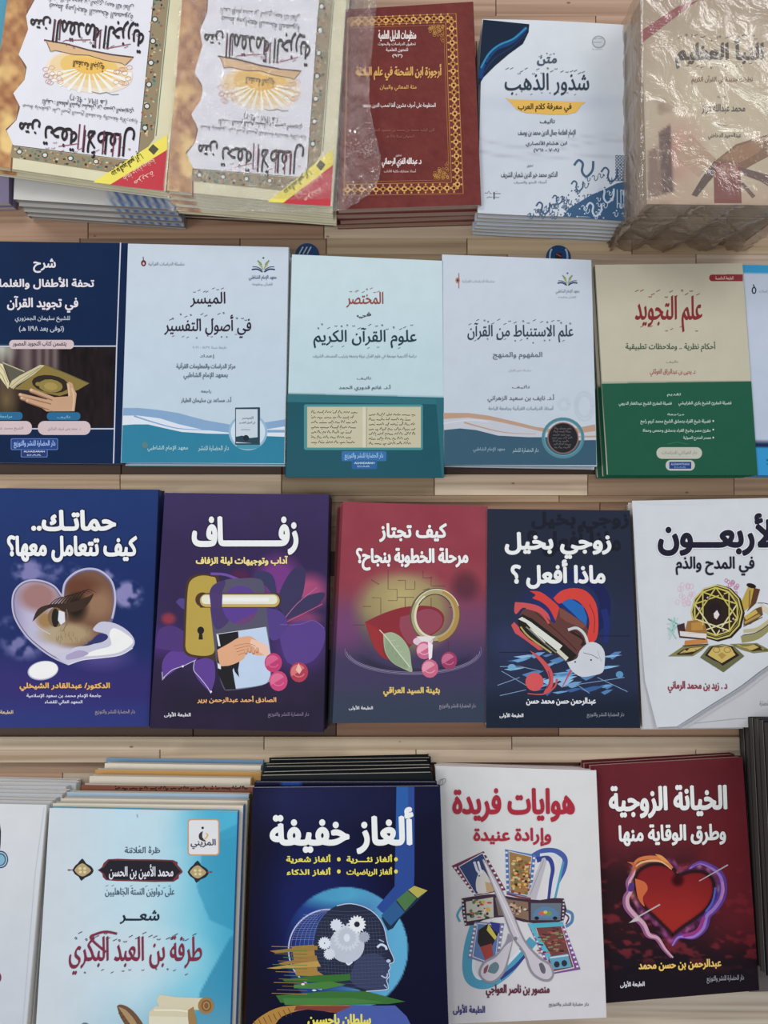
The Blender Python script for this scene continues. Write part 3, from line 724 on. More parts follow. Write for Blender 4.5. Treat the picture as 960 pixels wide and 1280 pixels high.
curl(575, 820, 42, BL, 11); curl(700, 850, 36, BL, 8); curl(545, 905, 26, BL, 7); curl(380, 1010, 30, BL, 8); curl(450, 970, 22, BL, 6); curl(680, 950, 38, WH, 9); curl(625, 1020, 34, WH, 9)
for k in range(110):
    u = rr.random(); x = 320 + u * 455; lo = 1040 - (x - 320) * .62; y = rr.uniform(max(lo, 745), 1050 + (x - 320) * .03)
    inn = y > 1052 - (x - 478) * .56 and x > 500; c = WH if inn else BL; k2 = rr.random()
    if k2 < .5: curl(x, y, rr.uniform(7, 14), c, 3.2)
    else: a.ell(x, y, 4, 4, c, n=6); a.lift -= a.STEP
for x in (740, 755, 770):
    for y in range(760, 880, 16): a.ring(x, y, 6, 6, 3, BL, n=8); a.lift -= a.STEP * .8
for x in (742, 760, 775): a.line([(x, 920), (x, 1010)], 4, WH)
a.scribble(100, 925, 195, 945, (110, 116, 126), 5, 2.5); a.scribble(110, 948, 190, 962, (110, 116, 126), 6, 2.2); a.line([(146, 930), (146, 965)], 5, (50, 54, 60))
t = title_ink(plD, a, bendD); t.z(580, 0, 3.879); K = (44, 58, 76)
t.text('متن', 355, 278, 448, 318, (70, 84, 100), nib=(.05, .015, -50)); t.ticks(355, 255, 448, 275, 5, (80, 90, 104), 2, 12, 2)
t.text('شذور الذهب', 198, 356, 605, 462, K, nib=(.02,.004,-50)); t.ticks(205, 330, 600, 362, 17, K, 4, 16, 2.4); t.ticks(230, 445, 560, 462, 8, K, 6, 10, 2)
t.text('في معرفة كلام العرب', 262, 502, 520, 545, (54, 44, 34), bold=.02); t.text('تأليف', 368, 575, 440, 602, K, bold=.012)
t.text('الإمام العلامة جمال الدين محمد بن يوسف', 262, 628, 540, 668, K, bold=.01); t.text('ابن هشام الأنصاري', 300, 682, 498, 712, K, bold=.01); t.text('(٧٠٨ - ٧٦١)', 338, 720, 460, 740, K, bold=.01)
t.text('تحقيق', 305, 796, 335, 812, K); t.text('الدكتور محمد خير الدين شعبان الشريف', 180, 832, 452, 866, K, bold=.008); t.text('أستاذ النحو والصرف', 242, 872, 400, 892, (100, 108, 120))
finish(bD, cD, a, t)
label(bD, 'white grammar book with a navy corner and blue letter swirls, topmost of its pile', 'book', 'white grammar books with navy corner')
restack(bD, plD, [(.0072, .0006, -.0016, .2), (.0144, -.0006, -.0030, -.3), (.0216, .001, -.0042, .3), (.0288, .0002, -.0056, .1), (.036, -.0008, -.0066, -.2), (.0432, .0005, -.0078, -.3)], 'white grammar books with navy corner', 'white grammar book, @ of the pile left of the shrink-wrapped block')

# ---- shrink-wrapped pile at the right end
QE = [(801, -4), (985, -4), (990, 257), (809, 255)]
plE = Plane(120, .786, 0)
def p_E(X, Y):
    C = mixc(rgb(176, 158, 140), rgb(206, 196, 172), blob(X, Y, 900, 150, 150, 170) * 1.6)
    n = fbm(X, Y, 22, 4); C = mixc(C, rgb(120, 92, 82), sm(n, .55, .8) * .7 * sm(870 - X, 0, 60) * sm(Y, 90, 140))
    C = mixc(C, rgb(196, 120, 110), blob(X, Y, 850, 190, 40, 60) * .6); C = mixc(C, rgb(200, 170, 148), sm(Y, 225, 250) * .6)
    C = mixc(C, rgb(84, 62, 66), pmask(X, Y, [(824, 165), (838, 155), (842, 240), (826, 243)]) * .8 * (.5 + fbm(X, Y, 5)))
    C = mixc(C, rgb(116, 88, 84), pmask(X, Y, [(810, 190), (822, 182), (826, 245), (810, 247)]) * .7)
    return C
bE, cE = make_book('book', plE, QE, .0325, p_E, step=2.6, spine_col=(150, 130, 116), back_col=(150, 130, 116), page_col=(176, 160, 140))
a = Ink(plE); a.z(760, 0, 3.88)
a.poly([(160, 150), (340, 30), (440, 0), (370, 50), (162, 210)], (150, 60, 76)); a.scribble(200, 100, 340, 130, (190, 130, 130), 4, 3)
a.poly([(520, 780), (620, 700), (776, 652), (776, 760), (700, 800), (650, 830), (560, 800)], (130, 92, 64)); a.poly([(545, 768), (630, 708), (770, 668), (730, 740), (640, 790)], (158, 116, 80))
a.poly([(515, 780), (560, 800), (500, 870), (430, 955), (405, 945), (450, 870)], (84, 62, 60)); a.poly([(640, 810), (780, 850), (780, 905), (740, 880), (660, 850)], (98, 70, 70)); a.poly([(640, 890), (655, 885), (715, 950), (700, 962)], (100, 70, 64))
a.line([(400, 660), (460, 720), (520, 775)], 9, (150, 120, 96)); a.poly([(400, 650), (520, 770), (440, 860), (330, 760)], (188, 160, 134))
a.poly([(512, 790), (640, 790), (648, 985), (515, 985)], (130, 56, 58)); a.ell(578, 825, 52, 34, (158, 104, 100))
t = title_ink(plE, a); t.z(760, 0, 3.88); K = (62, 52, 50)
t.text('النبأ العظيم', 330, 185, 752, 330, K, nib=(.055, .016, -48)); t.ticks(340, 170, 740, 200, 16, K, 9, 18, 3); t.ticks(380, 305, 720, 330, 9, K, 3, 14, 2.6)
t.text('نظرات جديدة في القرآن الكريم', 405, 368, 700, 408, (130, 74, 66), bold=.015); t.scribble(530, 466, 585, 478, K, 3, 2)
t.text('محمد عبدالله دراز', 455, 505, 664, 552, K, bold=.015); t.scribble(530, 598, 598, 612, K, 5, 2); t.text('عبدالحميد الدخاخني', 485, 645, 645, 678, K, bold=.015)
t.text('العظيم القرآن', 535, 800, 620, 838, (206, 170, 160), bold=.02); t.text('دراسة', 550, 850, 605, 875, (196, 150, 140))
finish(bE, cE, a, t)
label(bE, 'beige book with a wooden stand picture, on top inside the shrink-wrapped block', 'book', 'books in the shrink-wrapped block')
restack(bE, plE, [(.0335, .0005, -.001, 0), (.067, -.0005, -.0012, 0)], 'books in the shrink-wrapped block', 'thick beige book, @ inside the shrink-wrapped block at the right')

def film(name, grid, mat, lab, root_at, amp=.0008, seed=0, thick=None):
    """grid: rows of view-frame points"""
    H, Wd = len(grid), len(grid[0]); V = []; r = random.Random(seed)
    for j in range(H):
        for i in range(Wd): V.append([c + r.uniform(-1, 1) * amp for c in grid[j][i]])
    F = [[j * Wd + i, (j + 1) * Wd + i, (j + 1) * Wd + i + 1, j * Wd + i + 1] for j in range(H - 1) for i in range(Wd - 1)]
    o = mesh_obj(name, V, F, mat, None, None, smooth=True); return o
# tight wrap: profile across (left skirt, top, right) and down (front skirt)
def wrap_E():
    nrm = plE.n; rows = []; r = random.Random(12)
    ys = list(np.linspace(-16, 257, 34)) + [258.5] * 14
    xs = [798.0] * 9 + list(np.linspace(799, 992, 30))
    for j, y in enumerate(ys):
        row = []
        for i, x in enumerate(xs):
            dj = max(0, j - 33); di = max(0, 9 - i)
            h = .0016 - max(dj * .0074, di * .0112 if dj < 1 else max(di * .0112, dj * .0074)) ; h = max(h, -.0995)
            p = plE.hit(x, y)
            p = p + Vector((.0015 - di * .0003, 0, 0)) + Vector((0, -dj * .0006, 0)) + nrm * h
            k = (.0010 if dj == 0 and di == 0 else .0066 if dj else .0024)
            p = p + Vector((math.sin(j * 1.1 + i * .5) * k * .3, math.sin(i * .8 + j * .3) * k * (.7 if dj else .2), (math.sin(i * .9 + j * .35) + math.sin(i * .31 - j * .8)) * k * .25)) + Vector([r.uniform(-k, k) * .3 for _ in range(3)])
            row.append(p)
        rows.append(row)
    return rows
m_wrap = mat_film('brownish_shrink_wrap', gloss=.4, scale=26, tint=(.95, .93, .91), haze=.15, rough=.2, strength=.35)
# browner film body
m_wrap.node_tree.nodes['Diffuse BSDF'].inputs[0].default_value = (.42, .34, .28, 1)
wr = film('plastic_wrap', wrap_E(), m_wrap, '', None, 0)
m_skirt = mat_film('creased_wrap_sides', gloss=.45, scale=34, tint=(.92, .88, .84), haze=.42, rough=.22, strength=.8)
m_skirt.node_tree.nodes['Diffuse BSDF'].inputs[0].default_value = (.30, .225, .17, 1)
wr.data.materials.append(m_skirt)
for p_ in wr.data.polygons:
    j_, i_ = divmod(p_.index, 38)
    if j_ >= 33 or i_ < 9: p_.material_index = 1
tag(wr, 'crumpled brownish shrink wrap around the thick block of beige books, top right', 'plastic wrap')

# ---- clear bag over the second primer pile, loose flap over the maroon book
def bag():
    rows = []; L = [(226, -20), (222, 60), (214, 150), (205, 236), (206, 252), (210, 262)]; Rr = [(474, -20), (466, 60), (462, 130), (476, 200), (468, 236), (432, 263)]
    nj, ni = 66, 62; Ls, Rs = spline(L, 14), spline(Rr, 14); rb = random.Random(4)
    for j in range(nj):
        row = []
        for i in range(ni):
            t = j / (nj - 1) * (len(Ls) - 1); k = min(int(t), len(Ls) - 2); f_ = t - k
            l = Ls[k] * (1 - f_) + Ls[k + 1] * f_; rr3 = Rs[k] * (1 - f_) + Rs[k + 1] * f_; s_ = i / (ni - 1); x, y = l * (1 - s_) + rr3 * s_
            over = sm(x - 425 + y * .06, 0, 26)
            h = .0042 - .004 * over * .35 + .0020 * over * math.sin(y * .09 + x * .03) + .0012 * (float(fbm(x, y, 7, 3)) - .5) * (1 + 2.2 * over) + .0016 * math.sin(x * .5 + y * .13) * over
            if y > 240: h -= (y - 240) * .0004 * (1 - over)
            row.append(plB.hit(x, y) + plB.n * h)
        rows.append(row)
    return rows
m_bag = mat_film('clear_crinkled_bag', gloss=.75, scale=70, tint=(.99, .985, .985), haze=.045, rough=.12, strength=1.0)
bg = film('plastic_bag', bag(), m_bag, '', None, 0)
tag(bg, 'clear crinkled plastic bag over the second primer pile, its flap over the maroon book', 'plastic bag')

# ---- round blue stickers on the bare wood above the second row
def sticker(cx, cy, r_, lab, marks):
    pl = B1; c = pl.hit(cx, cy, .0006); root = empty('price_sticker', pl.hit(cx, cy, .0004), pl.n)
    rad = r_ / FPX * .886; V = []; K = 28
    for up in (0, .0005):
        for k in range(K): tt = 2 * math.pi * k / K; V.append(list(pl.hit(cx, cy, .0005 + up) + Vector((math.cos(tt), math.sin(tt), 0)) * rad))
    F = [[k, (k + 1) % K, K + (k + 1) % K, K + k] for k in range(K)] + [[K + k for k in range(K)]]
    d = mesh_obj('sticker_disc', V, F, mat_print('printed_ink'), root, root, cols=np.tile(lin((28, 66, 116)), (2 * K, 1)))
    i = Ink(pl, base=.0012); i.z(0, 0, 1); marks(i, cx, cy); i.build('sticker_print', root, d); tag(root, lab, 'sticker', 'round blue stickers on the rack')
def mk1(i, x, y): 
    for k in range(-1, 2): i.line([(x + k * 5 - 5, y - 1), (x + k * 5, y - 10)], 1.6, (170, 190, 214))
def mk2(i, x, y): 
    i.ring(x - 8, y, 3, 10, 2.2, (150, 180, 210), n=14, a0=90, a1=270); i.ring(x + 8, y, 3, 10, 2.2, (150, 180, 210), n=14, a0=-90, a1=90); i.rect(x - 4, y - 5, x + 4, y + 3, (50, 36, 40)); i.line([(x - 3, y - 4), (x + 3, y - 1)], 1.2, (190, 80, 70))
sticker(384, 319, 15, 'round blue sticker half hidden above the teal-footed white book', mk1)
sticker(698, 322, 15.5, 'round blue sticker with pale brackets above the bronze-waved white book', mk2)

# ================================================================== ROW 2
def shaded(c1, c2, y0, y1, amp=3):
    def f(X, Y): return mixc(rgb(*c1), rgb(*c2), sm(Y, y0, y1)) + (fbm(X, Y, 60, 2)[..., None] - .5) * amp
    return f
CAL = (.022, .004, -50)
# ---- navy recitation book, far left
QF = [(-48, 301), (160, 304), (153, 580), (-55, 578)]
plF = Plane(450, .862)
def p_F(X, Y):
    C = mixc(rgb(8, 34, 68), rgb(10, 40, 76), fbm(X, Y, 40))
    m = pmask(X, Y, [(-60, 432), (145, 433), (142, 534), (-60, 534)])
    pic = mixc(rgb(20, 17, 20), rgb(44, 34, 36), fbm(X * 2.2, Y * .5, 9))
    left = sm(80 - X, 0, 12); st = .5 + .5 * np.sin(X * .45 + 2 * np.sin(X * .11))
    pic = mixc(pic, mixc(rgb(70, 52, 58), rgb(122, 106, 104), st), left * sm(500 - Y, -10, 50) * .9)
    pic = mixc(pic, rgb(170, 176, 160), blob(X, Y, 2, 436, 22, 22)); pic = mixc(pic, rgb(128, 106, 64), blob(X, Y, 8, 500, 20, 34) * .8)
    return np.where(m[..., None], pic, C)
bF, cF = make_book('book', plF, QF, .021, p_F, step=2.4, spine_col=(10, 36, 70), back_col=(10, 36, 70))
a = Ink(plF); a.z(0, 430, 6); WL = (188, 190, 206)
a.poly([(-60, 135), (20, 150), (70, 290), (62, 338), (-60, 170)], (206, 196, 150)); a.line([(-20, 135), (30, 200), (60, 290)], 5, (150, 134, 90)); a.line([(-60, 150), (20, 240), (52, 320)], 4, (120, 100, 60))
a.poly([(20, 138), (180, 210), (110, 260), (84, 300), (60, 230)], (84, 82, 66)); a.line([(20, 140), (185, 208)], 8, (176, 166, 130))
a.poly([(66, 320), (90, 275), (150, 235), (240, 190), (300, 157), (338, 160), (250, 232), (130, 310), (100, 338)], (190, 180, 140)); a.line([(75, 325), (150, 262), (290, 180)], 4, (140, 126, 84)); a.line([(90, 335), (180, 268), (310, 172)], 4, (120, 106, 70))
a.poly([(338, 157), (500, 222), (668, 296), (585, 345), (450, 390), (240, 350), (110, 338), (240, 240)], (128, 108, 44)); a.line([(338, 157), (500, 222), (668, 296)], 7, (96, 88, 50))
a.ell(378, 300, 140, 66, (40, 30, 22), rot=8, n=16); a.ell(380, 315, 92, 50, (136, 116, 52), rot=6, n=12); a.ell(382, 318, 52, 30, (156, 134, 64), rot=6, n=10); a.ell(286, 300, 20, 15, (136, 116, 52)); a.ell(484, 330, 16, 18, (40, 30, 22))
SK = (186, 146, 112); SD = (146, 104, 78); SH = (206, 170, 136)
a.poly([(500, 296), (520, 283), (544, 296), (556, 340), (575, 372), (560, 505), (350, 506), (300, 470), (240, 440), (330, 420), (440, 400), (520, 392), (508, 340)], SK)
for (x1, y1, x2, y2, w) in ((232, 346, 430, 420, 32), (150, 380, 400, 440, 28), (160, 404, 380, 470, 26), (200, 424, 400, 492, 26)):
    a.line([(x1, y1 + 3), ((x1 + x2) / 2, (y1 + y2) / 2 + 4), (x2, y2 + 5)], w, SD, smooth=4); a.ell(x1, y1, w / 2, w / 2, SD, n=10)
    a.line([(x1, y1 - 2), ((x1 + x2) / 2, (y1 + y2) / 2 - 2), (x2, y2)], w * .7, SK, smooth=4); a.ell(x1 + 3, y1 - 1, w * .35, w * .35, SH, n=8)
a.poly([(400, 400), (520, 392), (565, 400), (560, 505), (370, 500)], SK); a.line([(540, 330), (555, 400), (546, 500)], 12, SH, smooth=4); a.line([(512, 300), (518, 350), (520, 392)], 14, SH)
a.line([(-60, 18), (876, 16)], 9, WL); a.line([(-60, 636), (858, 636)], 9, WL); a.line([(905, -760), (876, 16), (852, 895)], 9, WL)
a.rect(-70, 510, 170, 570, (18, 98, 142), 25); a.rect(352, 512, 604, 572, (18, 98, 142), 26)
PK = (196, 176, 180)
a.rect(-130, 578, 240, 680, PK, 45); a.rect(285, 578, 680, 682, PK, 48); a.rect(70, -30, 555, 38, PK, 30)
a.rect(82, 708, 436, 795, (90, 120, 180), 10); a.rect(87, 713, 431, 790, (24, 60, 130), 8); a.rect(157, 790, 358, 850, (90, 120, 180), 8); a.rect(162, 793, 353, 845, (22, 50, 112), 7)
t = title_ink(plF, a); t.z(0, 430, 6)
t.text('دار الحضارة للنشر والتوزيع', 105, 722, 415, 782, (150, 180, 226), bold=.02); t.text('ALHADARAH', 178, 800, 336, 812, (200, 212, 232), latin=True, bold=.02); t.text('DAR', 205, 828, 310, 838, (170, 190, 220), latin=True, bold=.01)
t.text('تأليف', 430, 536, 528, 560, (120, 180, 210), bold=.01); t.text('مراجعة', 0, 532, 92, 558, (120, 180, 210), bold=.01)
t.text('د . محمد يحيى شريف الجزائري', 360, 622, 606, 656, (120, 100, 110)); t.text('الشيخ محمد عبدالله', -60, 620, 175, 650, (120, 100, 110))
t.z(0, 290, 4)
t.text('شرح', 168, 135, 278, 203, (212, 206, 214), bold=.028); t.text('تحفة الأطفال والغلمان', -44, 228, 470, 286, (212, 206, 214), bold=.032); t.text('في تجويد القرآن', 38, 322, 390, 402, (212, 206, 214), bold=.032)
t.text('للشيخ سليمان الجمزوري', 76, 420, 350, 452, (170, 180, 196), bold=.02); t.text('(توفى بعد ١١٩٨ هـ)', 96, 470, 320, 502, (170, 180, 196), bold=.02); t.text('يتضمن كتاب التجويد المصور', 64, 546, 332, 574, (56, 54, 66), bold=.02)
finish(bF, cF, a, t); label(bF, 'navy book with a hand holding an open gilded book, leftmost of the second row', 'book')

# ---- white book with teal foot and a small round inset
def logo_leaf(a, cx, cy, k=1.0, col=(30, 50, 90)):
    for s_ in (-1, 1):
        a.poly([(cx, cy + 30 * k), (cx + s_ * 12 * k, cy - 8 * k), (cx + s_ * 28 * k, cy - 22 * k), (cx + s_ * 20 * k, cy + 8 * k)], (150, 160, 90))
        a.line([(cx + s_ * 8 * k, cy + 4 * k), (cx + s_ * 30 * k, cy - 16 * k)], 3 * k, (80, 96, 110)); a.line([(cx + s_ * 4 * k, cy + 40 * k), (cx + s_ * 30 * k, cy + 26 * k), (cx + s_ * 58 * k, cy + 28 * k)], 7 * k, col, smooth=3)
        a.line([(cx + s_ * 6 * k, cy + 30 * k), (cx + s_ * 30 * k, cy + 16 * k), (cx + s_ * 54 * k, cy + 14 * k)], 4 * k, col, smooth=3)
    a.ell(cx, cy - 30 * k, 5 * k, 5 * k, (60, 90, 110), n=8)
QG = [(160, 304.5), (360.5, 309), (355.5, 580), (151, 578.5)]
plG = Plane(450, .860)
bG, cG = make_book('book', plG, QG, .0115, shaded((186, 198, 212), (178, 196, 212), 310, 520), step=6, spine_col=(176, 190, 204), back_col=(30, 120, 150))
a = Ink(plG); a.z(140, 290, 4)
a.poly([(57, 880), (130, 880), (220, 888), (330, 905), (460, 940), (600, 965), (700, 962), (866, 937), (862, 1020), (50, 1010)], (120, 156, 194))
a.poly([(55, 918), (130, 918), (240, 932), (330, 960), (450, 988), (600, 1005), (750, 990), (864, 972), (863, 1024), (50, 1015)], (204, 212, 226))
a.line([(110, 920), (220, 955), (330, 982), (460, 990), (560, 992)], 8, (120, 156, 194), smooth=4, w2=2); a.line([(740, 996), (863, 996)], 14, (120, 156, 194))
a.poly([(53, 966), (110, 962), (180, 962), (250, 978), (350, 1000), (480, 1008), (600, 1010), (700, 1018), (863, 1024), (860, 1157), (46, 1153)], (22, 120, 152))
a.ell(680, 1000, 97, 92, (134, 172, 200)); a.ell(680, 1000, 86, 82, (190, 206, 220)); a.ell(682, 1070, 60, 16, (60, 140, 164))
a.rect(616, 878, 740, 1064, (36, 64, 82)); a.rect(620, 886, 728, 1056, (184, 198, 210)); a.poly([(618, 1024), (650, 1018), (690, 1030), (728, 1026), (728, 1058), (618, 1050)], (34, 62, 78)); a.ell(670, 1030, 15, 15, (24, 40, 50)); a.line([(620, 882), (738, 880)], 8, (34, 66, 84))
a.ell(158, 156, 13, 16, (104, 30, 44), n=10); a.line([(156, 124), (160, 172)], 4, (110, 34, 46)); a.ell(158, 158, 5, 7, (190, 180, 190), n=8)
logo_leaf(a, 757, 160)
a.ell(165, 1066, 16, 16, (80, 120, 120), n=10)
t = title_ink(plG, a); t.z(140, 290, 4); K = (40, 28, 48); GY = (96, 106, 122)
t.text('الميسر', 392, 300, 566, 376, K, nib=CAL); t.ticks(410, 282, 560, 302, 7, K, 1, 14, 2.2)
t.text('في أصول التفسير', 262, 415, 695, 530, K, nib=CAL); t.ticks(275, 400, 690, 440, 15, K, 2, 15, 2.4); t.ticks(300, 510, 650, 530, 9, K, 3, 12, 2)
t.text('طبعة سنة ١٤٣٧ - ٢٠١٦', 404, 570, 572, 586, (150, 160, 174)); t.text('إعداد', 440, 612, 512, 632, GY, bold=.01); t.text('مركز الدراسات والمعلومات القرآنية', 322, 655, 616, 688, GY, bold=.02); t.text('بمعهد الإمام الشاطبي', 358, 702, 578, 738, GY, bold=.02)
t.text('راجعه', 445, 788, 496, 808, GY, bold=.01); t.text('أ.د. مساعد بن سليمان الطيار', 345, 824, 596, 856, GY, bold=.02)
t.text('سلسلة الدراسات القرآنية', 182, 148, 362, 172, (120, 128, 142)); t.text('معهد الإمام الشاطبي', 684, 216, 822, 244, (70, 80, 120), bold=.01); t.text('للقرآن وعلومه', 702, 252, 802, 270, (120, 128, 150))
t.text('معهد الإمام الشاطبي', 178, 1068, 380, 1098, (150, 196, 208), bold=.02); t.text('دار الحضارة للنشر', 432, 1068, 584, 1098, (150, 196, 208), bold=.02); t.text('الميسر', 650, 922, 706, 938, (70, 80, 90)); t.text('في أصول التفسير', 636, 944, 716, 962, (70, 80, 90)); t.line([(646, 988), (690, 988)], 2, (110, 120, 130))
finish(bG, cG, a, t); label(bG, 'white book with teal foot, blue waves and a small round inset picture', 'book', 'white books with teal foot and blue waves')
restack(bG, plG, [(.0122, .0006, -.0022, .2)], 'white books with teal foot and blue waves', 'blue-waved white book, @ of its pile, only its lower edge showing')

# ---- white over teal, with a manuscript plaque
QH = [(365, 318), (554, 326), (554.5, 597), (357.5, 596)]
plH = Plane(450, .858)
def p_H(X, Y):
    yb = 492.5 + (X - 358) * .026
    return np.where((Y < yb)[..., None], mixc(rgb(186, 206, 214), rgb(176, 200, 210), sm(Y, 330, 480)), mixc(rgb(16, 84, 98), rgb(12, 74, 90), fbm(X, Y, 30)))
bH, cH = make_book('book', plH, QH, .0115, p_H, step=3, spine_col=(30, 92, 106), back_col=(14, 84, 98))
a = Ink(plH); a.z(340, 290, 4)
a.poly([(77, 811), (859, 829), (858, 1229), (70, 1225)], (14, 80, 94))
a.poly([(77, 811), (858, 828), (858, 862), (76, 850)], (34, 104, 116)); a.poly([(77, 811), (858, 830), (858, 1228), (850, 1228), (820, 835)], (30, 98, 112))
a.rect(160, 862, 754, 1090, (62, 136, 140), 10); a.rect(176, 874, 744, 1078, (186, 180, 152)); a.line([(460, 874), (460, 1078)], 14, (198, 194, 176)); a.line([(474, 878), (474, 1074)], 3, (150, 144, 110))
for j in range(7):
    a.scribble(196, 892 + j * 25, 432, 912 + j * 25, (66, 54, 34), j + 3, 3.6); a.scribble(484, 904 + j * 24, 722, 924 + j * 24, (66, 54, 34), j + 33, 3.6)
a.rect(348, 1096, 572, 1146, (40, 104, 164), 8); a.rect(398, 1140, 526, 1186, (30, 92, 150), 8)
t = title_ink(plH, a); t.z(340, 290, 4); K = (24, 58, 66)
t.text('المختصر', 372, 300, 556, 378, (142, 66, 50), nib=CAL); t.ticks(385, 282, 550, 302, 8, (142, 66, 50), 5, 14, 2.2); t.text('في', 425, 402, 495, 432, (60, 60, 60), bold=.015)
t.text('علوم القرآن الكريم', 208, 480, 722, 580, K, nib=CAL); t.ticks(215, 462, 715, 486, 17, K, 6, 15, 2.4); t.ticks(240, 560, 690, 584, 8, K, 7, 12, 2)
t.text('دراسة أكاديمية موسعة في علوم القرآن نزوله وجمعه وترتيب المصحف الشريف', 204, 606, 722, 636, (120, 132, 142)); t.text('تأليف', 424, 722, 496, 740, (96, 110, 120), bold=.01); t.text('أ.د. غانم قدوري الحمد', 334, 764, 592, 794, (84, 100, 112), bold=.02)
t.text('دار الحضارة للنشر والتوزيع', 364, 1104, 556, 1140, (150, 190, 226), bold=.015); t.text('ALHADARAH', 412, 1150, 512, 1160, (190, 212, 230), latin=True, bold=.02); t.text('DAR', 428, 1168, 490, 1176, (160, 190, 214), latin=True, bold=.01)
finish(bH, cH, a, t); label(bH, 'pale book with dark teal lower third and a two-column manuscript plaque', 'book', 'pale books with manuscript plaque')
restack(bH, plH, [(.0122, -.0030, .0004, .1)], 'pale books with manuscript plaque', 'manuscript-plaque book, @ of its pile, a sliver showing on the left')

# ---- white with bronze wave and round inset
QI = [(552.5, 318), (739, 325), (746, 583), (555, 581)]
plI = Plane(450, .858)
def bendI(x, y): return -.0036 * float(np.clip((612 - x) / 52, 0, 1) ** 2 * sm(y, 505, 575))
bI, cI = make_book('book', plI, QI, .0105, shaded((188, 198, 212), (182, 194, 208), 320, 500), step=4, spine_col=(176, 184, 194), back_col=(50, 84, 104), gloss='high_gloss_cover', rough=.16, spec=.5, bend=None)
a = Ink(plI); a.z(540, 290, 4); BZ = (176, 142, 120)
for r_ in (36, 48): a.ring(762, 870, r_, r_ * 1.5, 9, (176, 188, 202), n=18); a.ring(660, 860, r_ * .6, r_ * .6, 8, (178, 190, 204), n=18)
a.poly([(57, 905), (180, 905), (280, 918), (400, 945), (520, 975), (600, 985), (700, 985), (815, 962), (820, 1030), (60, 1020)], BZ)
a.poly([(58, 935), (180, 928), (300, 942), (420, 968), (560, 1000), (700, 1010), (818, 996), (820, 1046), (60, 1030)], (180, 184, 196))
a.line([(160, 952), (280, 985), (380, 1004), (520, 1010)], 8, BZ, smooth=4, w2=2); a.line([(58, 958), (180, 940), (280, 948)], 6, (196, 196, 206), smooth=3)
a.poly([(60, 990), (140, 982), (220, 990), (330, 1018), (480, 1026), (600, 1026), (700, 1042), (820, 1040), (822, 1166), (60, 1164)], (50, 86, 108)); a.line([(735, 1024), (818, 1022)], 8, BZ)
a.ring(655, 1030, 100, 96, 14, (70, 124, 140), n=30); a.ring(655, 1030, 92, 88, 4, (96, 150, 160), n=30)
a.ell(655, 1030, 79, 79, (136, 96, 80)); a.ell(655, 1030, 73, 74, (32, 34, 42)); 
for k in range(7): a.scribble(600 + 4 * abs(k - 3), 974 + k * 16, 712 - 4 * abs(k - 3), 990 + k * 16, (100, 92, 92), 60 + k, 3.4)
a.ell(128, 242, 11, 15, (170, 120, 104), n=10); a.line([(134, 206), (134, 282)], 4, (160, 100, 84)); a.ell(128, 242, 5, 7, (90, 40, 50), n=8); logo_leaf(a, 677, 232, .86)
t = title_ink(plI, a); t.z(540, 290, 4); K = (48, 62, 78)
t.text('علم الاستنباط من القرآن', 178, 455, 706, 552, K, nib=CAL); t.ticks(185, 438, 700, 462, 18, K, 8, 15, 2.4); t.ticks(200, 535, 680, 556, 10, K, 9, 12, 2)
t.text('المفهوم والمنهج', 304, 600, 550, 638, (90, 102, 116), bold=.012); t.text('سلسلة علوم القرآن', 382, 684, 496, 702, (160, 168, 180)); t.text('تأليف', 400, 766, 488, 784, GY, bold=.01); t.text('أ.د. نايف بن سعيد الزهراني', 278, 812, 610, 852, GY, nib=CAL); t.text('أستاذ الدراسات القرآنية بجامعة الباحة', 282, 868, 606, 894, (130, 140, 154), bold=.01)
t.text('سلسلة الدراسات القرآنية', 150, 236, 312, 256, (150, 158, 170)); t.text('معهد الإمام الشاطبي', 618, 286, 736, 312, (110, 118, 140)); t.text('للقرآن وعلومه', 630, 318, 720, 332, (140, 148, 162))
t.text('معهد الإمام الشاطبي', 206, 1076, 364, 1102, (130, 160, 176), bold=.015); t.text('دار الحضارة للنشر', 402, 1080, 532, 1106, (140, 168, 182), bold=.02)
finish(bI, cI, a, t); label(bI, 'white book with a bronze wave and dark round medallion, topmost of its pile', 'book', 'white books with bronze wave')
restack(bI, plI, [(.0125, .0014, -.0022, -.4)], 'white books with bronze wave', 'bronze-waved white book, @ of its pile, lower edge showing')

# ---- cream over green
QJ = [(744, 331), (928, 329), (947, 594), (760, 594)]
plJ = Plane(450, .860)
def p_J(X, Y):
    yb = 480 - (X - 752) * .02
    return np.where((Y < yb)[..., None], mixc(rgb(184, 178, 158), rgb(180, 172, 152), fbm(X, Y, 50)), mixc(rgb(16, 80, 60), rgb(20, 92, 68), sm(Y, 480, 590)))
bJ, cJ = make_book('book', plJ, QJ, .0075, p_J, step=3, spine_col=(150, 150, 130), back_col=(20, 84, 64))
a = Ink(plJ); a.z(720, 290, 4); a.poly([(128, 759), (876, 747), (908, 1215), (161, 1215)], (18, 84, 62)); a.rect(666, 213, 832, 246, (132, 30, 40), 15); a.rect(750, 212, 834, 246, (132, 30, 40))
a.rect(402, 1076, 630, 1134, (178, 178, 166), 28); a.rect(448, 1140, 594, 1193, (176, 178, 172), 25); a.rect(466, 1149, 576, 1184, (28, 62, 128), 3)
a.line([(455, 1062), (505, 1050), (560, 1062)], 2, (60, 120, 96))
for yy in (945, 988, 1028): a.ell(686, yy, 4, 5, (190, 204, 190), n=8)
t = title_ink(plJ, a); t.z(720, 290, 4); RD = (128, 32, 38)
t.text('علم التجويد', 296, 320, 630, 500, RD, nib=(.028, .004, -50)); t.ticks(300, 290, 620, 330, 12, RD, 4, 18, 3); t.ticks(320, 470, 620, 498, 6, RD, 4, 14, 2.6)
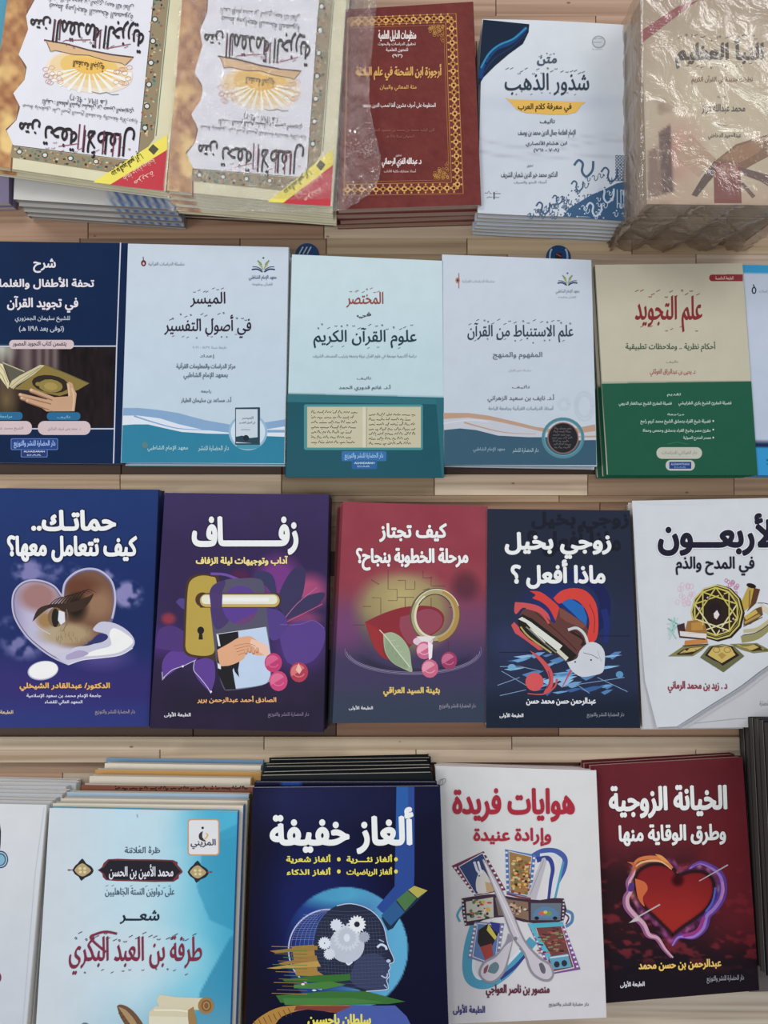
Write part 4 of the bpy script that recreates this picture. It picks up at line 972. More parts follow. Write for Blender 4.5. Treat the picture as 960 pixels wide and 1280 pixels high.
t.text('أحكام نظرية .. وملاحظات تطبيقية', 248, 548, 696, 600, (44, 84, 58), nib=CAL); t.text('تأليف', 450, 642, 510, 656, (110, 110, 90)); t.text('د. يحيى بن عبدالرزاق الغوثاني', 370, 684, 596, 722, (160, 84, 76), bold=.012)
WG = (176, 196, 184)
t.text('تقديم', 455, 806, 524, 824, WG, bold=.01); t.text('فضيلة المقرئ الشيخ بكري الطرابيشي', 512, 846, 776, 870, WG, bold=.02); t.text('فضيلة المقرئ الشيخ عبدالغفار الدروبي', 214, 848, 478, 872, WG, bold=.02); t.text('مراجعة', 456, 906, 540, 920, WG, bold=.01)
t.text('فضيلة شيخ القراء بدمشق الشيخ محمد كريم راجح', 322, 936, 672, 962, WG, bold=.02); t.text('مقرئ مصر وشيخ القراء بدمشق وحمص وحماة', 334, 984, 672, 1006, WG, bold=.02); t.text('مصدر المخرج الصوتية', 536, 1020, 674, 1042, WG, bold=.02)
t.text('الطبعة الخامسة', 696, 222, 786, 242, (206, 170, 160), bold=.02); t.text('دار الغوثاني للدراسات', 428, 1094, 604, 1118, (140, 140, 120)); t.text('ALGHAWTHANI', 474, 1156, 566, 1166, (170, 186, 214), latin=True, bold=.01); t.text('DAR', 492, 1172, 550, 1180, (130, 156, 200), latin=True)
finish(bJ, cJ, a, t); label(bJ, 'cream book with green lower half and red calligraphic title, topmost of its pile', 'book', 'cream and green books')
restack(bJ, plJ, [(.0082, -.0030, -.0012, .1), (.0164, -.0072, -.0022, .2)], 'cream and green books', 'cream and green book, @ of its pile, fanned out to the left')

# ---- book cut by the right edge
QK = [(928.5, 331), (1120, 334), (1140, 596), (947, 594)]
plK = Plane(450, .8615)
def p_K(X, Y):
    C = mixc(rgb(178, 188, 206), rgb(172, 184, 204), sm(Y, 340, 550))
    C = np.where((Y < 342)[..., None], rgb(32, 144, 196), C); C = np.where((Y > 552)[..., None], rgb(28, 44, 82), C)
    return np.where((Y > 559)[..., None], rgb(34, 140, 196), C)
bK, cK = make_book('book', plK, QK, .0115, p_K, step=3, spine_col=(60, 130, 180), back_col=(40, 110, 160))
t = Ink(plK); t.z(720, 290, 4); t.ring(890, 292, 9, 15, 6, (28, 34, 56), n=14); t.line([(886, 262), (892, 276)], 5, (28, 34, 56)); t.text('سلسلة الدراسات', 914, 288, 1040, 306, (120, 128, 146)); t.ell(956, 1140, 5, 5, (20, 90, 150)); t.line([(952, 1160), (1010, 1166)], 4, (20, 90, 150))
finish(bK, cK, None, t); label(bK, 'white book with bright blue top and foot, cut off by the right edge', 'book', 'white and bright blue books')
restack(bK, plK, [(.0124, -.002, -.0012, 0)], 'white and bright blue books', 'white and bright blue book, @ of the pile at the right edge')

# ================================================================== ROW 3
def arc(cx, cy, rx, ry, a0, a1, n=14, rot=0):
    c, sn = math.cos(math.radians(rot)), math.sin(math.radians(rot)); P = []
    for k in range(n + 1):
        t = math.radians(a0 + (a1 - a0) * k / n); x, y = rx * math.cos(t), ry * math.sin(t); P.append((cx + x * c - y * sn, cy + x * sn + y * c))
    return P
WT = (222, 224, 232)
FOOT1, FOOT2 = 'الطبعة الأولى', 'دار الحضارة للنشر والتوزيع'
# ---- blue book: eye in a heart
QL = [(-18, 610), (198, 612), (186, 908), (-34, 910)]
plL = Plane(760, .856, 5)
def toz(X, Y, ox, oy, sc): return (X - ox) * sc, (Y - oy) * sc
HEART_L = spline([(392, 286), (340, 220), (250, 184), (160, 190), (100, 240), (82, 320), (100, 420), (170, 530), (260, 610), (340, 665), (432, 710)], 5) + spline([(432, 710), (520, 600), (640, 510), (700, 420), (722, 300), (700, 190), (630, 125), (550, 112), (470, 140), (410, 200), (396, 286)], 5)
def p_L(X, Y):
    x, y = toz(X, Y, 0, 690, 5.05); n = fbm(X, Y, 12, 4)
    C = mixc(rgb(32, 54, 108), rgb(28, 44, 98), sm(Y, 620, 760)); C = mixc(C, rgb(54, 44, 112), sm(Y, 800, 850) * .8); C = mixc(C, rgb(40, 62, 128), sm(Y, 860, 905) * .6)
    for (cx, cy, rx, ry, w) in ((180, 120, 120, 90, .9), (380, 130, 160, 80, .55), (810, 270, 110, 100, 1.3), (700, 150, 60, 60, .9), (150, 560, 170, 140, .8), (60, 480, 90, 90, .5)):
        C = mixc(C, rgb(128, 124, 176), np.clip(blob(x, y, cx, cy, rx, ry) * 2.2, 0, 1) * sm(n, .36, .6) * w)
    C = mixc(C, rgb(96, 78, 150), np.clip(blob(x, y, 640, 660, 240, 110) * 1.5, 0, 1) * .6)
    h = pmask(x, y, HEART_L)
    I = mixc(rgb(150, 140, 176), rgb(176, 172, 200), sm(x, 80, 200)); I = mixc(I, rgb(150, 104, 100), np.clip(blob(x, y, 240, 280, 150, 120) * 2.2, 0, 1) * .9)
    I = mixc(I, rgb(112, 76, 56), sm(x, 330, 430) * .95); I = mixc(I, rgb(142, 106, 80), np.clip(blob(x, y, 620, 330, 130, 130) * 1.6, 0, 1)); I = mixc(I, rgb(96, 54, 38), np.clip(blob(x, y, 500, 220, 160, 90) * 1.5, 0, 1) * .8)
    I = mixc(I, rgb(166, 146, 110), np.clip(blob(x, y, 420, 520, 210, 90) * 2.2, 0, 1) * .9); I = mixc(I, rgb(190, 186, 206), sm(y - (x - 300) * .1, 560, 610))
    I = mixc(I, rgb(38, 28, 22), np.clip(blob(x, y, 480, 350, 90, 110) * 1.7, 0, 1) * .95); I = mixc(I, rgb(150, 116, 72), np.clip(blob(x, y, 290, 430, 80, 70) * 2, 0, 1))
    return np.where(h[..., None], I, C)
bL, cL = make_book('book', plL, QL, .0152, p_L, step=1.7, spine_col=(28, 42, 92), back_col=(30, 46, 100))
a = Ink(plL); a.z(0, 690, 5.05)
LR = (176, 172, 198)
a.line([(392, 286), (340, 220), (250, 184), (160, 190), (100, 240), (82, 320), (100, 420), (170, 530), (260, 610), (340, 665), (432, 706)], 16, (104, 100, 138), smooth=6); a.line([(392, 280), (340, 214), (250, 180), (160, 186), (96, 240), (78, 320), (96, 420), (166, 530), (256, 612), (340, 668), (432, 710)], 10, LR, smooth=6)
a.line([(398, 286), (412, 200), (470, 140), (550, 112), (630, 125), (700, 190), (724, 300), (706, 420), (640, 520)], 20, (100, 92, 130), smooth=6); a.line([(396, 286), (410, 196), (470, 134), (550, 106), (634, 120), (706, 188), (728, 300), (708, 420)], 12, LR, smooth=6)
a.poly(spline([(205, 440), (240, 360), (320, 330), (440, 320), (560, 280), (590, 262), (570, 310), (520, 360), (430, 380), (330, 350), (260, 390), (205, 440)], 3)[:-1], (52, 34, 26))
for k in range(9): a.line([(300 + k * 24, 350 - k * 6), (350 + k * 25, 300 - k * 8), (400 + k * 26, 282 - k * 3)], 7, (36, 24, 20), w2=1, smooth=3)
a.line([(215, 438), (250, 480), (320, 520)], 6, (196, 180, 176), smooth=3); a.ell(352, 412, 50, 62, (120, 92, 56), n=18); a.ell(350, 415, 24, 60, (26, 20, 20), n=14); a.poly([(372, 368), (408, 380), (412, 440), (384, 460), (366, 430)], (206, 208, 220)); a.line([(420, 360), (430, 430), (395, 500)], 4, (120, 100, 80), smooth=3)
for k in range(24):
    r2 = random.Random(k); x = 330 + r2.random() * 230; y = 470 + r2.random() * 90; a.line([(x, y), (x + r2.uniform(-8, 8), y + 26)], 2.2, (146, 128, 96)); a.lift -= a.STEP * .8
a.poly(spline([(432, 712), (345, 655), (400, 640), (480, 600), (560, 590), (640, 560), (678, 530), (650, 512), (600, 500), (590, 480), (640, 440), (730, 452), (810, 500), (850, 560), (830, 610), (740, 655), (620, 668), (520, 680), (470, 700), (432, 712)], 4)[:-1], (184, 184, 206))
a.poly(spline([(500, 660), (600, 620), (700, 590), (690, 520), (720, 480), (800, 520), (840, 570), (760, 630), (640, 652), (500, 660)], 4)[:-1], (226, 230, 244)); a.poly(spline([(420, 650), (500, 620), (560, 640), (500, 668), (420, 680), (420, 650)], 4)[:-1], (160, 148, 184))
a.poly(spline([(570, 583), (600, 535), (640, 514), (675, 522), (680, 545), (640, 570), (570, 583)], 4)[:-1], (40, 44, 104)); a.line([(432, 712), (520, 682), (640, 668), (760, 650), (838, 606)], 5, (214, 214, 230), smooth=4)
a.ell(272, 748, 98, 60, (170, 168, 200), rot=-10); a.ell(274, 746, 92, 54, (232, 236, 248), rot=-10)
t = title_ink(plL, a); t.z(0, 590, 3.765); OG = (222, 168, 78)
t.text('حماتـك..', 152, 182, 542, 274, WT, bold=.043, edge=.05, ecol=(20, 26, 60)); t.text('كيف تتعامل معها؟', 38, 302, 642, 420, WT, bold=.043, edge=.05, ecol=(20, 26, 60))
t.text('الدكتور/ عبدالقادر الشيخلي', 94, 992, 516, 1030, OG, bold=.04, edge=.04, ecol=(40, 30, 60)); t.text('جامعة الإمام محمد بن سعود الإسلامية', 126, 1044, 476, 1066, (196, 196, 216), bold=.03); t.text('المعهد العالي للقضاء', 212, 1074, 388, 1096, (196, 196, 216), bold=.03)
t.text(FOOT1, -62, 1118, 62, 1142, (200, 176, 140), bold=.03); t.text(FOOT2, 448, 1118, 636, 1144, (150, 136, 150), bold=.015)
finish(bL, cL, a, t); label(bL, 'blue book with an eye inside a heart-shaped frame, leftmost of the third row', 'book', 'blue books with an eye in a heart')
restack(bL, plL, [(.0160, .0012, .0003, .1)], 'blue books with an eye in a heart', 'blue eye-in-heart book, @ of its pile, a dark edge showing right')

# ---- purple book: door handle
QM = [(206, 616), (411, 618), (404, 915), (187, 910)]
plM = Plane(760, .850, 5)
def p_M(X, Y):
    x, y = toz(X, Y, 190, 700, 4.364); n = fbm(X, Y, 25, 3)
    C = mixc(rgb(58, 48, 86), rgb(50, 40, 76), sm(Y, 620, 700)); C = mixc(C, rgb(38, 32, 50), sm(Y, 800, 880))
    C = mixc(C, rgb(132, 56, 140), np.clip(blob(x, y, 690, 110, 160, 170) * 1.8, 0, 1) * .85); C = mixc(C, rgb(190, 74, 120), np.clip(blob(x, y, 860, 170, 130, 120) * 1.6, 0, 1) * .9); C = mixc(C, rgb(166, 66, 110), np.clip(blob(x, y, 820, 320, 130, 60) * 1.6, 0, 1) * .8)
    C = mixc(C, rgb(84, 52, 130), np.clip(blob(x, y, 800, 480, 190, 170) * 1.8, 0, 1) * .7); C = mixc(C, rgb(78, 44, 124), np.clip(blob(x, y, 60, 440, 150, 110) * 1.8, 0, 1) * .7)
    C = mixc(C, rgb(150, 50, 60), np.clip(blob(x, y, 90, 320, 50, 40) * 2, 0, 1)); C = mixc(C, rgb(100, 30, 60), np.clip(blob(x, y, 480, 90, 70, 50) * 2, 0, 1) * .6); C = mixc(C, rgb(70, 50, 110), n * .25)
    return C
bM, cM = make_book('book', plM, QM, .0185, p_M, step=2.4, spine_col=(44, 38, 60), back_col=(40, 36, 56), hard=True)
a = Ink(plM); a.z(190, 700, 4.364); DP = (52, 46, 88); VI = (88, 54, 142)
a.poly(spline([(690, 360), (650, 180), (560, 90), (600, 60), (670, 110), (690, 360)], 4)[:-1], (50, 50, 92)); a.poly(spline([(720, 310), (690, 200), (760, 60), (830, 40), (830, 150), (790, 260), (720, 310)], 4)[:-1], DP); a.poly(spline([(715, 330), (800, 220), (900, 180), (945, 186), (900, 250), (800, 300), (715, 330)], 4)[:-1], DP)
a.line([(700, 350), (790, 240), (900, 150)], 3, (190, 100, 150), smooth=4); a.line([(710, 350), (830, 290), (930, 240)], 3, (200, 90, 130), smooth=4)
a.poly(spline([(690, 400), (760, 350), (860, 330), (940, 370), (930, 480), (860, 560), (740, 560), (690, 400)], 4)[:-1], (82, 54, 134)); a.poly(spline([(620, 260), (700, 280), (740, 350), (690, 430), (640, 420), (620, 260)], 4)[:-1], (76, 54, 130)); a.line([(700, 352), (800, 352), (880, 330), (940, 372)], 2.4, (132, 90, 170), smooth=4)
a.poly(spline([(60, 650), (56, 560), (100, 500), (180, 500), (250, 540), (160, 580), (60, 650)], 4)[:-1], VI); a.poly(spline([(320, 725), (250, 650), (225, 580), (250, 545), (330, 540), (345, 640), (320, 725)], 4)[:-1], VI); a.poly(spline([(20, 480), (40, 380), (120, 360), (200, 420), (180, 500), (20, 480)], 4)[:-1], (72, 46, 116)); a.poly(spline([(130, 230), (150, 210), (180, 215), (175, 270), (130, 230)], 3)[:-1], (72, 60, 130))
a.line([(60, 645), (110, 600), (170, 578), (240, 545)], 3.4, (196, 190, 214), smooth=4); a.line([(232, 552), (228, 600), (260, 640), (300, 690), (322, 728)], 3.4, (196, 190, 214), smooth=4); a.line([(55, 610), (58, 655), (70, 640)], 3, (206, 200, 220)); a.ell(168, 580, 6, 6, (220, 214, 230), n=8); a.ell(322, 718, 6, 6, (220, 214, 230), n=8)
a.poly(spline([(170, 470), (175, 300), (182, 160), (200, 100), (260, 74), (330, 82), (372, 120), (372, 520), (300, 535), (210, 528), (175, 500), (170, 470)], 4)[:-1], (66, 46, 34))
a.poly(spline([(182, 470), (188, 300), (196, 160), (214, 110), (262, 86), (320, 90), (352, 118), (340, 300), (344, 480), (310, 520), (230, 518), (192, 500), (182, 470)], 4)[:-1], (174, 148, 50))
a.ell(266, 384, 19, 21, (28, 22, 26), n=14); a.poly([(258, 392), (274, 392), (278, 434), (254, 434)], (28, 22, 26)); a.ell(276, 216, 40, 40, (70, 50, 34), n=16)
a.line([(320, 75), (400, 80), (480, 110)], 14, (104, 70, 160), smooth=4)
a.poly(spline([(312, 200), (330, 140), (400, 108), (480, 100), (570, 100), (610, 130), (625, 260), (640, 420), (650, 620), (610, 680), (430, 712), (385, 690), (352, 560), (325, 330), (312, 200)], 4)[:-1], (78, 76, 100))
a.poly(spline([(312, 200), (325, 150), (390, 110), (400, 130), (380, 190), (385, 270), (420, 330), (360, 380), (330, 330), (312, 200)], 4)[:-1], (66, 48, 104)); a.ell(482, 246, 98, 106, (84, 52, 140), n=28); a.poly(arc(482, 246, 98, 106, 20, 110) , (100, 56, 110))
a.line([(262, 220), (690, 220)], 80, (66, 46, 34)); a.ell(664, 220, 40, 40, (66, 46, 34), n=18)
a.rect(262, 186, 696, 256, (190, 160, 84), 34); a.rect(270, 192, 684, 240, (216, 214, 196), 22); a.rect(310, 205, 640, 226, (232, 238, 236), 10); a.poly([(312, 180), (385, 182), (382, 262), (322, 262)], (70, 50, 108))
a.poly([(352, 405), (470, 386), (480, 560), (458, 705), (400, 706), (360, 620)], (18, 18, 26)); a.poly([(470, 386), (622, 366), (648, 520), (645, 660), (600, 684), (458, 702), (440, 600), (480, 520)], (178, 198, 224)); a.poly([(440, 570), (480, 540), (470, 600), (476, 640), (452, 610)], (20, 20, 30)); a.line([(350, 405), (622, 366)], 3, (200, 206, 216)); a.line([(625, 366), (652, 560), (640, 650), (600, 682), (460, 704)], 3, (120, 126, 150), smooth=4); a.poly([(352, 408), (362, 406), (374, 470), (362, 470)], (210, 214, 222)); a.poly([(358, 560), (376, 575), (376, 596), (360, 590)], (210, 214, 222))
SK2 = (214, 156, 116); SD2 = (170, 110, 84)
a.poly(spline([(356, 490), (420, 455), (470, 425), (530, 415), (560, 430), (600, 460), (630, 490), (628, 515), (570, 520), (520, 500), (500, 540), (440, 570), (400, 578), (370, 570), (356, 490)], 3)[:-1], SK2); a.poly(spline([(540, 430), (600, 450), (636, 480), (634, 530), (600, 510), (540, 470), (540, 430)], 3)[:-1], (226, 184, 160))
for k in range(4): a.line([(446 + k * 8, 470 + k * 16), (520 + k * 10, 456 + k * 12), (566 - k * 6, 470 + k * 12)], 3, SD2, smooth=4)
for k in range(4): a.ell(514 + k * 20, 500 - (k % 2) * 8, 9, 17, SD2, n=10); a.ell(513 + k * 20, 496 - (k % 2) * 8, 7, 13, SK2, n=10)
def petal(a, cx, cy, r_, c1, c2):
    a.ell(cx, cy, r_, r_ * 1.1, c1, n=16); a.poly(arc(cx - r_ * .1, cy, r_ * .8, r_ * .85, 150, 330), c2); a.line(arc(cx, cy, r_ * .6, r_ * .5, 20, 170), r_ * .12, c2)
petal(a, 662, 560, 48, (186, 40, 104), (206, 84, 134)); petal(a, 690, 660, 50, (196, 52, 116), (214, 96, 140)); petal(a, 802, 612, 50, (170, 44, 72), (206, 106, 110)); a.poly([(785, 600), (800, 562), (818, 600), (804, 622)], (226, 176, 160))
t = title_ink(plM, a); t.z(180, 590, 3.765)
t.text('زفــــــــاف', 232, 214, 720, 384, WT, bold=.046, edge=.03, ecol=(34, 28, 60)); t.text('آداب وتوجيهات ليلة الزفاف', 246, 396, 676, 440, (226, 206, 122), bold=.045, edge=.03, ecol=(40, 30, 50)); t.text('الصادق أحمد عبدالرحمن برير', 252, 1054, 622, 1088, (226, 164, 100), bold=.035)
t.text(FOOT1, 96, 1130, 220, 1154, (206, 206, 216), bold=.03); t.text(FOOT2, 584, 1130, 776, 1156, (120, 106, 140), bold=.015)
finish(bM, cM, a, t); label(bM, 'purple hardcover with a gold door handle and door hanger, topmost of its pile', 'book', 'purple hardcovers with a door handle')
restack(bM, plM, [(.0191, .0010, -.0012, .2)], 'purple hardcovers with a door handle', 'purple door-handle hardcover, @ of its pile, only a dark edge showing')

# ---- crimson book: ring and leaf
QN = [(429, 627), (609, 633), (607, 903), (415.5, 904)]
plN = Plane(760, .852, 5)
def p_N(X, Y):
    x, y = toz(X, Y, 415, 700, 4.923); n = fbm(X, Y, 30, 3)
    C = mixc(rgb(146, 62, 74), rgb(136, 52, 66), n); C = mixc(C, rgb(112, 66, 100), sm(Y, 720, 780)); C = mixc(C, rgb(66, 58, 92), sm(Y, 775, 830)); C = mixc(C, rgb(54, 64, 84), sm(Y, 840, 890))
    C = mixc(C, rgb(112, 60, 112), np.clip(blob(x, y, 80, 420, 140, 190) * 1.6, 0, 1) * .6)
    g = np.clip(blob(x, y, 440, 320, 340, 300) * 3.2, 0, 1); B = mixc(rgb(176, 160, 104), rgb(134, 116, 84), np.clip(np.hypot(x - 430, y - 230) / 300, 0, 1)); B = mixc(B, rgb(84, 90, 90), sm(y + (300 - x) * .5, 330, 560))
    B = mixc(B, rgb(150, 108, 92), (1 - sm(y, 60, 200)) * .5)
    C = mixc(C, B, g * sm(y, 20, 110))
    C = mixc(C, rgb(44, 42, 62), np.clip(1 - np.abs(np.hypot((x - 510) / 390, (y - 560) / 150) - .86) * 5, 0, 1) * sm(y, 560, 640) * .8)
    C = mixc(C, rgb(52, 36, 50), np.clip(blob(x, y, 820, 160, 110, 120) * 1.7, 0, 1) * .5)
    return C
bN, cN = make_book('book', plN, QN, .0115, p_N, step=2.2, spine_col=(130, 60, 74), back_col=(110, 60, 70), page_col=(222, 218, 212))
a = Ink(plN); a.z(415, 700, 4.923); MO = (96, 46, 50)
for P in ([(245, 232), (300, 232), (300, 330)], [(190, 286), (240, 286)], [(345, 60), (345, 180), (400, 180), (400, 250), (345, 250)], [(405, 125), (452, 125), (452, 180), (510, 180), (510, 130)], [(400, 230), (505, 230)], [(450, 230), (450, 290)], [(610, 100), (610, 160), (700, 160)], [(560, 65), (560, 110), (620, 110)], [(240, 120), (290, 150)], [(610, 230), (610, 290)], [(715, 500), (715, 560)], [(130, 400), (200, 400)], [(560, 185), (600, 175)], [(720, 292), (760, 292)]):
    a.line(P, 3, MO); a.lift -= a.STEP * .5
a.poly(spline([(202, 382), (300, 335), (400, 300), (480, 285), (580, 282), (650, 300), (690, 350), (670, 420), (600, 470), (520, 500), (450, 560), (400, 600), (330, 612), (260, 540), (202, 382)], 3)[:-1], (134, 34, 46)); a.poly(spline([(420, 350), (500, 330), (580, 300), (650, 320), (680, 370), (650, 430), (560, 480), (480, 520), (420, 430), (420, 350)], 4)[:-1], (142, 62, 82)); a.poly([(202, 382), (260, 540), (330, 612), (310, 560), (320, 470), (300, 430)], (150, 34, 42))
for r_, c_, w_ in ((0, (120, 104, 140), 5), (1, (150, 140, 168), 3), (2, (96, 90, 130), 6)):
    a.line(arc(500, 560, 400 + r_ * 10, 130 + r_ * 8, 10 - r_ * 10, 170 + r_ * 8, 30), w_, c_)
a.ring(635, 340, 138, 150, 36, (92, 84, 66), rot=10, n=44); a.ring(632, 340, 128, 144, 30, (166, 156, 112), rot=10, n=44); a.line(arc(632, 340, 138, 156, -80, 70, 22, 10), 26, (168, 130, 60)); a.line(arc(630, 340, 118, 136, 90, 230, 18, 10), 13, (206, 202, 176)); a.line(arc(640, 338, 146, 158, 200, 330, 18, 10), 5, (214, 208, 180)); a.line(arc(630, 340, 112, 130, 200, 320, 16, 10), 5, (60, 50, 40))
a.ell(560, 500, 62, 30, (214, 186, 200), n=16); a.poly([(520, 470), (640, 470), (600, 500), (560, 505)], (216, 208, 210))
a.poly(spline([(315, 455), (370, 445), (430, 480), (475, 550), (488, 640), (492, 688), (440, 670), (370, 630), (325, 560), (315, 455)], 4)[:-1], (150, 168, 134)); a.poly(spline([(330, 470), (400, 560), (470, 650), (440, 665), (370, 625), (328, 550), (330, 470)], 4)[:-1], (132, 152, 120)); a.line([(292, 430), (330, 470), (400, 560), (480, 660)], 5, (206, 206, 184), smooth=4)
for k in range(5): a.line([(350 + k * 26, 500 + k * 34), (392 + k * 22, 492 + k * 36)], 2, (186, 192, 164)); a.line([(350 + k * 26, 500 + k * 34), (346 + k * 24, 548 + k * 26)], 2, (112, 132, 104))
petal(a, 568, 556, 50, (194, 92, 130), (222, 154, 176)); a.poly([(590, 500), (620, 520), (615, 600), (596, 620)], (232, 216, 226)); petal(a, 602, 668, 52, (196, 90, 126), (218, 140, 164)); petal(a, 720, 618, 50, (150, 48, 96), (190, 96, 134))
t = title_ink(plN, a); t.z(400, 600, 3.879)
t.text('كيف تجتاز', 290, 212, 612, 298, WT, bold=.043, edge=.02, ecol=(110, 40, 60)); t.text('مرحلة الخطوبة بنجاح؟', 178, 332, 716, 436, WT, bold=.045, edge=.02, ecol=(110, 40, 60)); t.text('بثينة السيد العراقي', 308, 1004, 580, 1048, (216, 186, 90), bold=.045)
t.text(FOOT1, 140, 1094, 256, 1116, (206, 206, 216), bold=.03); t.text(FOOT2, 578, 1084, 754, 1112, (140, 136, 156), bold=.015)
finish(bN, cN, a, t); label(bN, 'crimson book with a gold ring, red heart and green leaf, topmost of its pile', 'book', 'crimson books with ring and leaf')
restack(bN, plN, [(.0122, -.0040, -.0010, -.2), (.0244, -.0075, -.0040, .2)], 'crimson books with ring and leaf', 'crimson ring-and-leaf book, @ of its pile, a left edge showing')

# ---- dark navy book: shoe and padlock
QO = [(609, 636), (787, 638), (800, 910), (607.5, 910)]
plO = Plane(760, .850, 5)
def p_O(X, Y):
    x, y = toz(X, Y, 610, 720, 5.05)
    C = mixc(rgb(40, 46, 64), rgb(42, 50, 76), sm(Y, 700, 780)); C = mixc(C, rgb(32, 40, 56), sm(Y, 850, 890)); C = mixc(C, rgb(34, 50, 130), np.clip(blob(x, y, 480, 230, 330, 280) * 1.5, 0, 1) * .75); C = mixc(C, rgb(52, 60, 100), np.clip(blob(x, y, 150, 420, 180, 160) * 1.5, 0, 1) * .6)
    return C
bO, cO = make_book('book', plO, QO, .0122, p_O, step=3, spine_col=(34, 40, 56), back_col=(34, 42, 58))
a = Ink(plO); DK = (24, 28, 42)
a.z(590, 610, 4); a.text('زوجي بخيل', 300, 120, 780, 220, DK, bold=.04); a.text('ماذا أفعل ؟', 280, 190, 740, 340, DK, bold=.04)
a.z(610, 720, 5.05); a.ring(500, 190, 240, 200, 70, (26, 34, 84), n=36, a0=-100, a1=110); a.line([(730, 210), (750, 300), (740, 420)], 40, (30, 44, 110), smooth=4)
a.poly([(465, 170), (520, 140), (600, 190), (625, 260), (620, 320), (540, 240)], (22, 98, 176)); a.line([(70, 482), (280, 482)], 4, (24, 30, 50)); a.line([(690, 378), (900, 378)], 4, (24, 32, 60))
rr = random.Random(11); SB = [(76, 124, 178), (100, 152, 200), (52, 92, 150), (132, 176, 212)]
for k in range(44):
    x = rr.uniform(90, 760); y = rr.uniform(500, 740); w = rr.uniform(60, 190); h = rr.uniform(8, 26)
    if x + w > 850: continue
    a.poly([(x, y), (x + w * .5, y - h), (x + w, y - h * 1.1), (x + w * .6, y + h * .2), (x + w * .3, y + h * .9)], rr.choice(SB)); a.lift -= a.STEP * .6
for P in ([(75, 572), (200, 570), (330, 600)], [(85, 600), (240, 690)], [(75, 755), (240, 718)], [(690, 640), (880, 730)], [(540, 670), (640, 740)], [(60, 690), (200, 640)], [(460, 700), (860, 640)]): a.line(P, 4, (120, 152, 190)); a.lift -= a.STEP * .6
a.ell(150, 575, 26, 20, (100, 160, 200), n=10); a.ell(830, 622, 24, 22, (84, 140, 190), n=10)
RE = (204, 52, 44); R2 = (196, 72, 76)
a.poly(spline([(412, 140), (460, 95), (540, 76), (620, 96), (680, 170), (696, 280), (690, 380), (660, 420), (620, 400), (640, 300), (620, 220), (570, 160), (510, 145), (450, 175), (412, 140)], 3)[:-1], RE); a.line([(640, 180), (672, 260), (668, 360)], 4, (120, 24, 28), smooth=4)
a.poly(spline([(262, 95), (330, 100), (400, 150), (450, 200), (455, 260), (440, 305), (410, 250), (380, 200), (330, 160), (280, 140), (300, 120), (262, 95)], 3)[:-1], RE)
a.poly(spline([(170, 165), (240, 170), (320, 190), (380, 240), (395, 300), (380, 340), (340, 280), (280, 220), (220, 200), (180, 240), (165, 220), (170, 165)], 3)[:-1], R2); a.poly([(146, 310), (165, 290), (220, 350), (350, 465), (320, 468), (230, 400), (170, 360)], R2)
a.poly(spline([(220, 215), (270, 200), (340, 230), (420, 300), (450, 200), (520, 240), (620, 310), (625, 390), (570, 500), (500, 540), (420, 480), (300, 380), (220, 300), (200, 250), (220, 215)], 2)[:-1], (96, 56, 52)); a.poly([(450, 200), (520, 240), (618, 312), (600, 330), (500, 290), (455, 260)], (120, 70, 62))
a.line([(300, 230), (380, 300), (470, 380), (560, 470)], 5, (60, 32, 32), smooth=3); a.line([(520, 350), (600, 400), (590, 440)], 14, (44, 28, 28), smooth=3); a.line([(240, 200), (330, 230), (385, 300)], 14, R2, smooth=4)
a.poly([(186, 270), (215, 240), (280, 270), (460, 410), (560, 500), (520, 545), (440, 490), (410, 490), (260, 400), (200, 340)], (34, 30, 30)); a.poly([(190, 272), (215, 258), (270, 290), (470, 440), (440, 475), (300, 360), (240, 296)], (206, 208, 198)); a.line([(205, 320), (260, 385), (400, 485)], 10, (170, 160, 90), smooth=3); a.line([(240, 320), (330, 400), (430, 485)], 9, (120, 120, 110), smooth=3); a.line([(265, 330), (360, 420)], 5, (220, 220, 210))
a.line([(440, 470), (500, 525)], 26, (196, 196, 176)); a.line([(505, 340), (560, 328), (610, 370), (632, 440)], 17, (190, 194, 196), smooth=5); a.line([(520, 352), (560, 352), (595, 390), (612, 450)], 8, (50, 36, 36), smooth=4)
a.poly(spline([(498, 545), (560, 520), (580, 470), (640, 418), (700, 430), (735, 480), (735, 560), (720, 610), (660, 628), (590, 636), (530, 600), (498, 545)], 3)[:-1], (192, 196, 206)); a.line([(600, 484), (660, 500), (698, 522)], 4, (110, 112, 124)); a.ell(550, 542, 6, 6, (50, 54, 66), n=8); a.ell(650, 530, 6, 6, (50, 54, 66), n=8); a.line([(690, 470), (715, 540)], 3, (150, 154, 166))
a.ell(293, 668, 57, 58, (206, 74, 78)); a.poly(spline([(262, 470), (330, 510), (400, 590), (412, 660), (400, 710), (350, 740), (385, 660), (350, 570), (262, 470)], 4)[:-1], R2); a.line([(434, 648), (420, 700), (350, 745), (250, 742)], 13, R2, smooth=5, w2=6); a.line([(380, 600), (392, 660), (370, 710)], 4, (60, 30, 50), smooth=3); a.line([(524, 594), (500, 640), (468, 700)], 14, (190, 60, 80), smooth=3, w2=4)
t = title_ink(plO, a); t.z(590, 610, 4)
t.text('زوجي بخيل', 168, 224, 692, 350, WT, bold=.043); t.text('ماذا أفعل ؟', 198, 362, 662, 500, WT, bold=.043); t.text('عبدالرحمن حسن محمد حسن', 272, 1048, 618, 1086, (212, 214, 222), bold=.04); t.text(FOOT1, 138, 1124, 256, 1150, (212, 214, 222), bold=.035); t.text(FOOT2, 574, 1122, 760, 1150, (130, 134, 150), bold=.015)
finish(bO, cO, a, t); label(bO, 'dark navy book with a brown shoe and white heart shape, topmost of its pile', 'book', 'dark navy books with a shoe')
